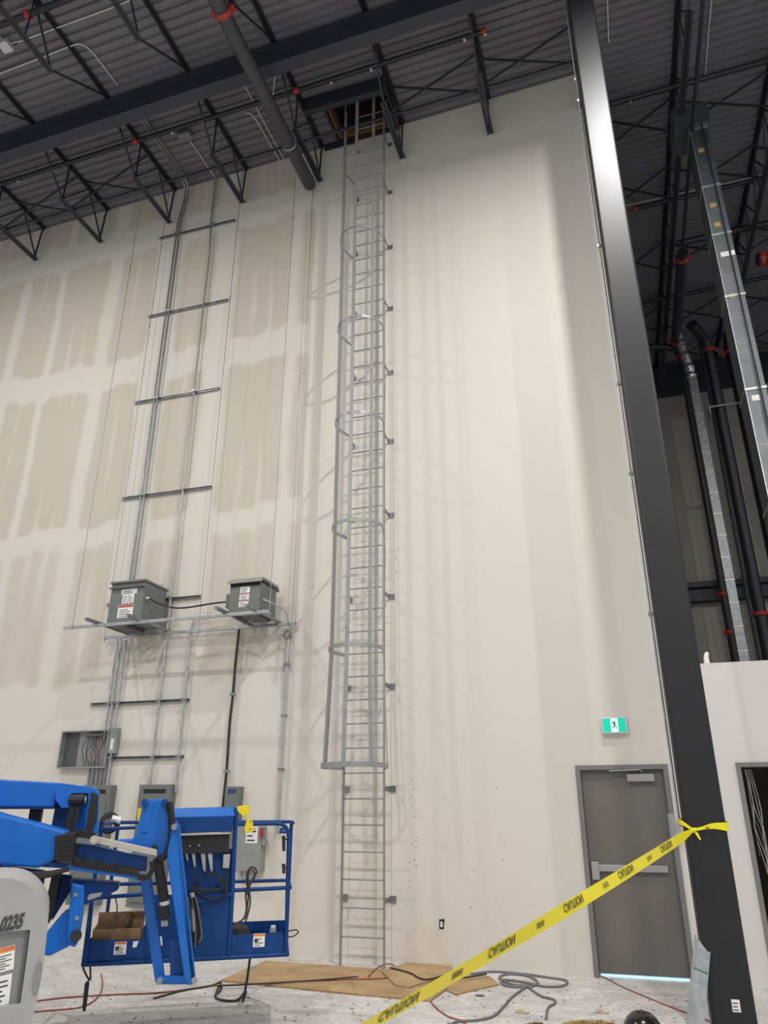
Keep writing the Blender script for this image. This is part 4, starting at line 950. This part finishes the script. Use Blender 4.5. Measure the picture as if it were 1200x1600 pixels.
# decals on toe boards
for x, y, w_, h_ in ((177, 1472, 19, 20), (395, 1459, 18, 21)):
    a = L(x, y+h_, .004); b_ = L(x+w_, y+h_, .004); c = L(x, y, .004)
    sticker(a, E1, E3, -E2, (b_-a).length, (c-a).length, lift, 'print_orange', .2, 4, 'warning_decal', (.1, .4, .35, .6))
m = MB(); slab(m, [(208, 1471), (217, 1470), (213, 1480), (207, 1481)], .003, .005); m.build('paint_scrape', 'sticker', lift)
m = MB(); slab(m, [(248, 1464), (253, 1463), (254, 1477), (249, 1478)], .012, .02); m.build('paper_decal', 'sticker', lift)
# straps hanging under the basket
m = MB(); m.tube([L(p.x, p.y, .0) for p in smooth_path([V((132, 1480, 0)), V((129, 1505, 0)), V((133, 1520, 0)), V((141, 1531, 0)), V((141, 1510, 0))], 5)], .008, 6); m.build('strap', 'rubber', lift)
m = MB(); m.tube([L(138, 1532, 0), L(136, 1537, 0), L(132, 1572, 0), L(131.5, 1580, 0)], [.006, .018, .016, .01], 8); m.build('strap_handle', 'black', lift)
# clutter in the basket
a = L(143, 1470, .05); b_ = L(221, 1468, .05); c = L(143, 1446, .05)
t = thing('cardboard_box', 'open brown cardboard box lying in the left end of blue basket', 'box', a)
zf = p0.z+.001; hw = (b_-a).length; topz = L(143, 1453, .05).z
def frame_box(m, o, ex, ey, wd, dp, z0, z1, th=.008):
    for s0, e0, ln, ww in ((o, ex, wd, ey), (o+ey*(dp-th), ex, wd, ey)): m.prism([V((s0.x, s0.y, z0)), V(((s0+e0*ln).x, (s0+e0*ln).y, z0)), V(((s0+e0*ln).x, (s0+e0*ln).y, z1)), V((s0.x, s0.y, z1))], ww*th)
    for s0 in (o, o+ex*(wd-th)): m.prism([V((s0.x, s0.y, z0)), V(((s0+ey*dp).x, (s0+ey*dp).y, z0)), V(((s0+ey*dp).x, (s0+ey*dp).y, z1)), V((s0.x, s0.y, z1))], ex*th)
m = MB(); frame_box(m, a, E1, E2, hw, .42, zf, topz); m.build('body', 'cardboard', t)
m = MB(); q = a+E2*.42; m.prism([V((q.x, q.y, topz)), V(((q+E1*hw).x, (q+E1*hw).y, topz)), V(((q+E1*hw).x, (q+E1*hw).y, topz+.08)), V((q.x, q.y, topz+.08))], E2*.006); m.build('flap', 'cardboard', t)
a = L(426, 1464, .25)
t = thing('spray_can', 'small pale grey can standing in right end of blue basket', 'can', V((a.x, a.y, zf)))
zc = L(426, 1449, .25).z; m = MB(); m.tube([V((a.x, a.y, zf)), V((a.x, a.y, zc-.02)), V((a.x, a.y, zc))], [.03, .03, .025], 12); m.build('body', 'hood', t, smooth=True)
m = MB(); m.tube([V((a.x, a.y, zc)), V((a.x, a.y, zc+.015))], .022, 12); m.build('cap', 'sticker', t)
a = L(374, 1462, .3); t = thing('dark_bundle', 'dark rounded bundle in the basket tray left of the can', 'bundle', V((a.x, a.y, zf)))
m = MB(); m.tube([V((a.x, a.y, zf)), V((a.x, a.y, zf+.1)), V((a.x, a.y, zf+.18)), V((a.x, a.y, zf+.21))], [.1, .1, .08, .03], 12); m.build('body', 'cord_black', t, smooth=True)
# coil of cable hung on the rail
t = thing('hanging_cord', 'black power cord looped over the basket mid rail', 'cord', L(396, 1390, .3))
m = MB(); m.tube([L(p.x, p.y, -.025) for p in smooth_path([V(q+(0,)) for q in ((366, 1444), (380, 1436), (385, 1420), (384, 1395), (390, 1380), (400, 1365), (399, 1357), (392, 1355), (387, 1362), (385, 1378), (388, 1395), (386, 1420), (382, 1436))], 6)], .008, 6); m.build('cord', 'cord_black', t, smooth=True)
m = MB(); m.tube([L(p.x, p.y, -.03) for p in smooth_path([V(q+(0,)) for q in ((384, 1400), (392, 1380), (398, 1370), (394, 1358), (388, 1366), (388, 1384), (391, 1410), (384, 1440))], 6)], .008, 6); m.build('cord', 'cord_black', t, smooth=True)
t = thing('hanging_cord', 'thin grey wire loop sticking out at basket right corner', 'cord', L(452, 1455, .1))
m = MB(); m.tube([L(p.x, p.y, .05) for p in smooth_path([V(q+(0,)) for q in ((448, 1464), (458, 1463), (466, 1457), (462, 1453), (449, 1455))], 6)], .006, 6); m.build('wire', 'cord_black', t)
t = thing('hanging_cord', 'grey cord arching above the cardboard box', 'cord', L(180, 1430, .3))
m = MB(); m.tube([L(p.x, p.y, .3) for p in smooth_path([V(q+(0,)) for q in ((180, 1400), (183, 1420), (179, 1440), (168, 1446), (178, 1433), (190, 1431), (199, 1445))], 6)], .007, 6); m.build('cord', 'cord_grey', t)
t = thing('cord_bundle', 'bundle of grey cord and white plug on the far basket rail', 'cord bundle', L(170, 1290, .4))
m = MB(); q = L(170, 1288, .5)
for k in range(6): m.tube(arc(q+E2*.01*k+V((0, 0, random.uniform(-.02, .02))), .06+.01*(k % 3), 0, 2*math.pi, 14, E1), .01, 5)
m.build('coil', 'cord_black', t); m = MB(); m.tube([q+E1*.02+E3*.05, q+E1*.1+E3*.03], .03, 8); m.build('plug', 'sticker', t)
# --- grey turret hood, nearer
HV = -2.95
hood_out = [(-260, 1372), (0, 1372), (14, 1372.5), (27, 1375), (39, 1380), (49, 1387), (58, 1395.5), (65, 1405), (70.5, 1415), (74, 1426), (75, 1437), (74.3, 1450), (72, 1472), (69, 1498), (64, 1530), (58, 1562), (50, 1596), (40, 1640), (-260, 1640)]
m = MB()
outer = [L(x, y, HV) for x, y in hood_out]; inner = [L(x, y, HV) for x, y in [(-200, 1480), (-60, 1461), (0, 1457), (20, 1455), (30, 1454), (38, 1453.3), (43, 1453), (46, 1453), (47, 1454), (46.8, 1457), (46, 1463), (44.5, 1475), (43, 1487), (41, 1502), (37.5, 1528), (34, 1552), (32, 1567), (29, 1569), (-200, 1600)]]
hd = ray(62, 1450); HD = V((hd.x, hd.y, 0)).normalized()*.75
n = len(outer)
for i in range(n):      # front rim between outer outline and window recess, sides, recess walls
    j = (i+1) % n
    m.add([outer[i], outer[j], inner[j], inner[i]], [(0,1,2,3)])
    m.add([outer[i], outer[j], outer[j]+HD, outer[i]+HD], [(0,1,2,3)])
    m.add([inner[i], inner[j], inner[j]+E2*.03, inner[i]+E2*.03], [(0,1,2,3)])
m.add([p+HD for p in outer], [tuple(range(n))])
o = m.build('turret_hood', 'hood', lift, .03, 3, True)
m = MB(); m.prism([p+E2*.03 for p in inner], E2*.01); m.build('hood_panel', 'hood_panel', lift)
m = MB(); slab(m, [(41, 1455), (46, 1453), (31, 1566), (26, 1563)], HV+.012, HV+.028); m.build('panel_edge', 'enclosure_dark', lift)
# hood stencil number
a, b_ = L(-10, 1443, HV-.002), L(33, 1434, HV-.002)
vs, fs = text_mesh('0235', .15, .007)
wtx = max(v.x for v in vs)-min(v.x for v in vs); mn = min(v.x for v in vs)
exd = (L(33, 1440, HV)-L(-3, 1447, HV)); lnn = exd.length; exd.normalize()
m = MB(); o0 = L(-3, 1458, HV-.004); ht_ = (L(30, 1426, HV)-L(30, 1451, HV)).length
hs = max(v.y for v in vs)-min(v.y for v in vs); my = min(v.y for v in vs)
m.add([o0+exd*((v.x-mn)/wtx*lnn)+(E3+E1*.12)*((v.y-my)/hs*ht_) for v in vs], fs); m.build('stencil_number', 'print_dark', lift)
a = L(-16, 1576, HV+.028); b_ = L(14, 1568, HV+.028); c = L(-10, 1528, HV+.028)
exs = (b_-a).normalized(); ezs = (c-a).normalized()
sticker(a, exs, ezs, -E2, (b_-a).length, (c-a).length, lift, None, 0, 5, 'warning_decal')
a = L(-12, 1523, HV+.028); b_ = L(14, 1516, HV+.028); c = L(-9, 1484, HV+.028)
sticker(a, (b_-a).normalized(), (c-a).normalized(), -E2, (b_-a).length+.02, (c-a).length, lift, 'print_orange', .22, 6, 'warning_decal')
m = MB(); slab(m, [(57.5+5.5*math.cos(2*math.pi*k/20)-.16*27*math.sin(2*math.pi*k/20), 1528+27*math.sin(2*math.pi*k/20)) for k in range(20)], HV-.012, HV+.01); o = m.build('hood_knob', 'hood_panel', lift, .006)
# chassis and wheels below, mostly out of frame
hb = L(-120, 1640, HV); base = V((hb.x, hb.y, 0))
m = MB(); c = base-E1*.9+E2*.5; m.prism([c-E1*.9-E2*.45+E3*.28, c+E1*.9-E2*.45+E3*.28, c+E1*.9+E2*.45+E3*.28, c-E1*.9+E2*.45+E3*.28], E3*(max(.1, hb.z-.28))); m.build('chassis', 'blue_dark', lift, .02)
for su in (-.75, .75):
    for sv in (-.5, .5):
        q = c+E1*su+E2*sv; m = MB(); m.tube([q-E2*.1+E3*.33, q-E2*.08+E3*.33, q+E2*.08+E3*.33, q+E2*.1+E3*.33], [.27, .33, .33, .27], 20); m.build('wheel', 'rubber', lift, smooth=True)

# ================================================================== CAUTION TAPE
tp = thing('caution_tape', 'yellow caution tape stretched from the steel column down toward camera', 'tape', (.6, 7.3, 1.55))
A = atY(1083, 1297, CY0-.02); B = CAM+ray(622, 1568)*3.01
B2 = A+(B-A)*1.34
def tape_pt(t): 
    p = A+(B2-A)*t; return p-E3*(.05*4*t*(1-t)*.45)
def tape_w(t): return .028+min(1, t/.1)*.012
N = 60; side = []
for i in range(N+1):
    t = i/N; p = tape_pt(t); d = (tape_pt(min(1, t+.01))-tape_pt(max(0, t-.01))).normalized()
    view = (p-CAM).normalized(); vert = (E3-d*d.dot(E3)).normalized(); hor = d.cross(vert)
    tw = -.2+.85*max(0, min(1, (t-.42)/.36))+.05*math.sin(t*14)
    s_ = (vert*math.cos(tw)-hor*math.sin(tw)).normalized(); side.append((p, d, s_))
wrun = lambda i: .012+.026*min(1, (i/N)/.06)
m = MB()
for i in range(N):
    (p, d, s_), (q, d2, s2) = side[i], side[i+1]; w0, w1 = wrun(i), wrun(i+1); nn = d.cross(s_).normalized()*.0015
    cr0, cr1 = nn*math.sin(i*.7), nn*math.sin((i+1)*.7)
    m.add([p+s_*w0, q+s2*w1, q+cr1-s2*w1*.25, p+cr0-s_*w0*.25, q-s2*w1+nn*.6, p-s_*w0+nn*.6], [(0,1,2,3), (3,2,4,5)])
o = m.build('ribbon', 'tape', tp, smooth=True)
def put_text(txt, tc_, wlen, hfrac, off):
    vs, fs = text_mesh(txt, .1, .0022); x0 = min(v.x for v in vs); x1 = max(v.x for v in vs); y0 = min(v.y for v in vs); y1 = max(v.y for v in vs)
    Ltot = (B2-A).length; m = MB(); out = []
    for v in vs:
        # text reads from the far-low end up to the column, seen through the film (upside-down mirrored)
        u = (v.x-x0)/(x1-x0)-.5; tt = tc_-u*wlen/Ltot; f_ = tt*N; i = max(0, min(N-1, int(f_))); fr = f_-i
        p = side[i][0].lerp(side[i+1][0], fr); s_ = side[i][2].lerp(side[i+1][2], fr); d = side[i][1]
        nn = d.cross(s_).normalized(); sgn = -1 if nn.dot(CAM-p) < 0 else 1
        vv = -((v.y-y0)/(y1-y0)-.5)*hfrac*2*wrun(i)+off*wrun(i)
        out.append(p+s_*vv+nn*sgn*.0045)
    m.add(out, fs); m.build('lettering', 'tape_print', tp)
T = lambda px: None
def t_of(px, py):
    best = min(range(0, 1001), key=lambda k: (lambda p: abs(((p-CAM).dot(RGT)/(p-CAM).dot(FWD))*FPX+600-px))(tape_pt(k/1000))); return best/1000
for px, py in ((622, 1568), (784, 1483), (896, 1418), (978, 1366), (1041, 1330)):
    put_text('CAUTION', t_of(px, py), (A-B).length/4.83*.31, .62, .2)
for px, py in ((712, 1518), (843, 1450), (938, 1390), (1008, 1345)):
    put_text('VDCO', t_of(px, py), .07, .25, .15) if False else None
    tt = t_of(px, py); i = int(tt*N); p, d, s_ = side[i]; nn = d.cross(s_).normalized(); sgn = -1 if nn.dot(CAM-p) < 0 else 1; m = MB()
    for k in range(3): m.bar(p-d*.045+s_*(.012-.01*k)+nn*sgn*.003, p+d*.045+s_*(.012-.01*k)+nn*sgn*.003, .0015, .004, s_)
    m.build('fine_print', 'tape_print', tp)
# knot, wrap round the column
def ribbon(name, pts, widths, par, up=E3, mt='tape'):
    m = MB(); P = smooth_path(pts, 5); n = len(P)-1
    def wd(i):
        f_ = i/n*(len(widths)-1); k = min(len(widths)-2, int(f_)); return widths[k]+(widths[k+1]-widths[k])*(f_-k)
    for i in range(n):
        a, b_ = P[i], P[i+1]; wv = .004*math.sin(i*1.3)
        m.add([a+up*wd(i), b_+up*wd(i+1), b_-up*wd(i+1), a-up*wd(i)], [(0,1,2,3)])
    return m.build(name, mt, par, smooth=True)
K = A
ribbon('wrap', [K, K+V((.07, -.004, .015)), V((.66, CY0-.014, 1.575)), V((.775, CY0-.012, 1.57)), V((CX1+.012, CY0+.1, 1.575)), V((CX1+.012, CY1, 1.58)), V((.6, CY1+.012, 1.59)), V((CX0-.02, CY1, 1.6)), V((CX0-.03, CY0+.03, 1.605)), V((CX0+.0, CY0-.014, 1.59)), K], [.012, .012, .022, .036, .037, .037, .037, .034, .024, .018, .012], tp)
ribbon('tail', [K, K+V((.02, -.015, -.02)), K+V((.045, -.02, -.075))], [.01, .016, .008], tp, E1)
m = MB(); m.tube([K+V((-.02, -.012, -.012)), K+V((0, -.018, 0)), K+V((.025, -.012, .008))], [.012, .022, .012], 8); m.build('knot', 'tape', tp, smooth=True)
m = MB(); q = K+V((.1, -.012, .012)); 
for k in range(4): m.bar(q+E1*(.02*k)+V((0,-.006,-.014)), q+E1*(.02*k+.014)+V((0,-.006,.014)), .001, .009, E1)
m.build('lettering', 'tape_print', tp)

# ================================================================== FLOOR CLUTTER
def fl_(px, py, z=0.0): return atZ(px, py, z)
def ply(label, poly, z0, th):
    t = thing('plywood_sheet', label, 'plywood', fl_(*poly[0]))
    P = [fl_(*p) for p in poly]; m = MB()
    m.prism([V((p.x, p.y, z0)) for p in P], (0, 0, th*.9)); m.build('core', 'ply_edge', t)
    m = MB(); m.prism([V((p.x, p.y, z0+th*.9)) for p in P], (0, 0, th*.1)); m.build('face_veneer', 'plywood', t)
ply('large tan plywood sheet lying at the ladder foot beside basket', [(345, 1534), (415, 1503.5), (596, 1517), (700, 1546), (672, 1566), (560, 1556)], .001, .018)
ply('smaller tan plywood offcut overlapping, right of the ladder foot', [(596, 1522), (655, 1503), (702, 1510), (712, 1525), (640, 1548), (618, 1545)], .02, .016)
ply('darker torn plywood piece with ragged edge under yellow tape', [(690, 1545), (705, 1525), (765, 1527), (780, 1540), (735, 1550), (712, 1556)], .001, .014)
def cord(label, pts, r, mt, z=.0, name='extension_cord'):
    P = [fl_(*p, z+r) for p in pts]; t = thing(name, label, 'cord', P[0])
    m = MB(); m.tube(smooth_path(P, 6), r, 6); m.build('cord', mt, t, smooth=True)
cord('orange extension cord crossing floor from hood to the plywood', [(55, 1564), (110, 1558), (180, 1554), (250, 1551), (320, 1542)], .008, 'cord_orange')
cord('orange extension cord along the plywood to the ladder foot', [(330, 1541), (400, 1538), (470, 1533), (540, 1530), (590, 1529), (625, 1525)], .008, 'cord_orange', .019)
cord('second orange cord curving under the basket near the hood', [(50, 1581), (90, 1578), (125, 1574), (145, 1565), (157, 1552), (160, 1535), (158, 1522)], .007, 'cord_orange')
cord('orange cord looping from the ladder foot over plywood', [(575, 1526), (590, 1512), (608, 1506), (622, 1512), (640, 1518)], .007, 'cord_orange', .02)
cord('orange cord running from torn plywood toward the bottom edge', [(668, 1558), (682, 1575), (700, 1588), (720, 1595), (735, 1606)], .007, 'cord_orange')
cord('long thin reddish cord from exit door to the leaning stud', [(938, 1524), (975, 1543), (1020, 1562), (1060, 1578), (1100, 1592), (1125, 1603)], .006, 'cord_orange')
cord('black cord snaking over plywood between two orange cords', [(340, 1540), (420, 1536), (500, 1531), (560, 1526)], .007, 'cord_black', .03)
cord('black cord bunched right of the ladder foot', [(610, 1512), (640, 1520), (655, 1528), (670, 1530), (700, 1524), (720, 1528), (760, 1522)], .009, 'cord_black', .037)
cord('grey cord in loose flat loops right of the torn plywood', [(735, 1522), (770, 1518), (820, 1522), (855, 1527), (885, 1532), (880, 1540), (850, 1541), (815, 1534), (785, 1531), (790, 1540), (825, 1542), (840, 1535), (825, 1525), (795, 1522), (780, 1528), (800, 1538), (825, 1540)], .012, 'cord_grey')
cord('grey cord trailing from flat loops to the bottom edge', [(825, 1540), (800, 1558), (785, 1575), (770, 1588), (745, 1594), (715, 1596), (700, 1604)], .011, 'cord_grey')
cord('grey cord branching right from the flat loops', [(825, 1542), (845, 1556), (866, 1562), (866, 1568), (856, 1575), (853, 1592)], .011, 'cord_grey')
t = thing('hanging_cord', 'thick black cable drooping from basket floor to concrete', 'cord', fl_(345, 1553))
q0 = L(391, 1494, .3)
P = [q0, q0-E3*.2+E2*.15, q0-E3*.42+E2*.4, fl_(384, 1548, .03), fl_(370, 1563, .012), fl_(345, 1562, .012), fl_(336, 1556, .012), fl_(345, 1546, .012), fl_(345, 1535, .014)]
m = MB(); m.tube(smooth_path(P, 7), .011, 8); m.build('cord', 'cord_black', t, smooth=True)
cord('black cord with connector on floor beneath the blue jib', [(240, 1560), (285, 1548), (330, 1540), (345, 1534), (340, 1545), (336, 1555)], .009, 'cord_black')
# leaning metal stud
t = thing('metal_stud', 'short galvanized steel stud leaning against foot of the column', 'stud', (.3, 7.25, 0))
b0 = V((.235, 7.0, 0)); t0_ = V((.432, 7.28, .7)); ax = (t0_-b0).normalized(); wv = V((.8, .45, 0)); wv = (wv-ax*wv.dot(ax)).normalized(); dn = ax.cross(wv).normalized()
Ln = (t0_-b0).length
m = MB(); wd = .062
m.prism([b0-wv*wd, b0+wv*wd, t0_+wv*wd-ax*.04, t0_-wv*wd+ax*.04], dn*.0015); m.build('web', 'galv', t)
for s_ in (-1, 1):
    m = MB(); m.prism([b0+wv*wd*s_, t0_+wv*wd*s_-ax*.04*s_, t0_+wv*wd*s_-ax*.04*s_+dn*-.032, b0+wv*wd*s_+dn*-.032], wv*.0015*s_); m.build('flange', 'galv', t)
g = b0+ax*(Ln*.74); m = MB(); m.prism([g-wv*wd+dn*-.001, g+wv*wd+dn*-.001, g+wv*wd+ax*.012+dn*-.001, g-wv*wd+ax*.012+dn*-.001], dn*-.001); m.build('green_mark', 'green_ink', t)
# black helmet-like round bag at bottom
q = fl_(1006, 1618); t = thing('black_helmet', 'glossy black rounded helmet-like object on the floor at bottom edge', 'helmet', q)
m = MB(); n = 20
rings = []
prof = [(.0, .16), (.03, .158), (.08, .145), (.12, .12), (.15, .08), (.165, .03), (.167, .002)]
vs = [V((q.x+r*1.0*math.cos(2*math.pi*k/n), q.y+r*1.15*math.sin(2*math.pi*k/n), z+.004)) for z, r in prof for k in range(n)]
fs = [(i*n+k, i*n+(k+1) % n, (i+1)*n+(k+1) % n, (i+1)*n+k) for i in range(len(prof)-1) for k in range(n)]+[tuple((len(prof)-1)*n+k for k in range(n))]
mat('gloss_black', (.012, .012, .013), .22); m.add(vs, fs); m.build('shell', 'gloss_black', t, smooth=True)
m = MB(); m.tube([V((q.x, q.y+1.15*.158*math.cos(a), .006+.162*math.sin(a))) for a in [math.pi*k/14 for k in range(1, 14)]], .01, 6); m.build('ridge', 'gloss_black', t, smooth=True)
m = MB(); m.tube([V((q.x+.166*math.cos(a), q.y+.19*math.sin(a), .012)) for a in [2*math.pi*k/24 for k in range(25)]], .012, 6); m.build('brim', 'gloss_black', t, smooth=True)
# dirt / straw heap and scraps
def heap(label, px, py, rx, ry, hz, mt, n, name):
    q = fl_(px, py); m = MB()
    for k in range(n):
        a = random.random()*6.28; r = math.sqrt(random.random()); z = hz*(1-r)*random.random()+.004
        c = V((q.x+rx*r*math.cos(a), q.y+ry*r*math.sin(a), z)); d = V((random.uniform(-1, 1), random.uniform(-1, 1), random.uniform(-.12, .12))).normalized()*random.uniform(.008, .03)
        m.bar(c-d, c+d, .005, .004)
    tag(m.build(name, mt), label, 'debris', None, 'stuff')
heap('straw-coloured heap of wood shavings on the floor at bottom edge', 935, 1604, .3, .1, .05, 'straw', 420, 'wood_shavings')
heap('dark brown crumbs of dirt under the bottom frame edge', 842, 1604, .12, .06, .04, 'dirt', 160, 'dirt_crumbs')
m = MB()
for k in range(160):
    q = fl_(random.uniform(90, 1100), random.uniform(1530, 1600)); r = random.uniform(.004, .013); a = random.random()*3
    m.bar(q+V((math.cos(a)*r*random.uniform(.6, 2), math.sin(a)*r, .003)), q-V((math.cos(a)*r, math.sin(a)*r, -.003)), r*.9, .005)
tag(m.build('floor_crumbs', 'dirt'), 'scattered tiny dark crumbs across the concrete floor', 'debris', None, 'stuff')
for px, py, lab in ((940, 1583, 'pale torn cardboard scrap on the floor before the wood shavings'), (815, 1583, 'pale curl of tape on the floor below the torn plywood')):
    q = fl_(px, py); t = thing('scrap', lab, 'scrap', q); m = MB()
    m.prism([q+V((-.06, -.02, .002)), q+V((.05, -.03, .002)), q+V((.07, .02, .002)), q+V((-.03, .03, .002))], (0, 0, .008)); m.build('sheet', 'debris', t)
    m = MB(); m.prism([q+V((-.05, .0, .01)), q+V((.0, -.01, .01)), q+V((.01, .02, .018)), q+V((-.04, .02, .018))], (0, 0, .005)); m.build('fold', 'debris', t)
q = fl_(750, 1556); t = thing('floor_drain', 'small dark round cap set in the concrete near torn plywood', 'floor cap', q)
m = MB(); m.tube([q+E3*.001, q+E3*.004], .05, 16); m.build('plate', 'enclosure_dark', t)


# ------------------------------------------------------------------ group small pieces under the part they sit on
def under(rt, part, names):
    ps = [c for c in rt.children if c.name.split('.')[0] == part]
    if not ps: return
    b_ = ps[0]
    for c in list(rt.children):
        if c is not b_ and c.name.split('.')[0] in names: c.parent = b_; c.location = c.location-b_.location
bf = [c for c in lift.children if c.name.startswith('floor_plate')][0]; bf.name = 'basket'; bf['label'] = 'darker blue railed work basket'
under(lift, 'basket', ('toe_board', 'guard_rail', 'mid_rail', 'bottom_rail', 'post', 'centre_panel', 'panel_gusset', 'gate_latch', 'yellow_lever', 'paint_scrape', 'paper_decal', 'strap', 'strap_handle', 'control_back_plate'))
under(lift, 'control_box', ('control_box_lid', 'control_box_underside', 'box_edge', 'cable_boot', 'connector_box', 'control_cable'))
under(lift, 'turret_hood', ('hood_panel', 'panel_edge', 'stencil_number', 'hood_knob'))
under(lift, 'jib_cylinder', ('cylinder_gland', 'cylinder_clevis', 'fitting'))
for o in list(S.objects):
    if o.parent is None and o.name.split('.')[0] == 'transformer': under(o, 'body', ('label_sticker', 'vent', 'cable_fitting'))
    if o.parent is None and o.name.split('.')[0] == 'panel_board': under(o, 'case', ('vent_slot',))
    if o.parent is None and o.name.split('.')[0] == 'safety_switch': under(o, 'case', ('label_sticker', 'lettering', 'connector'))
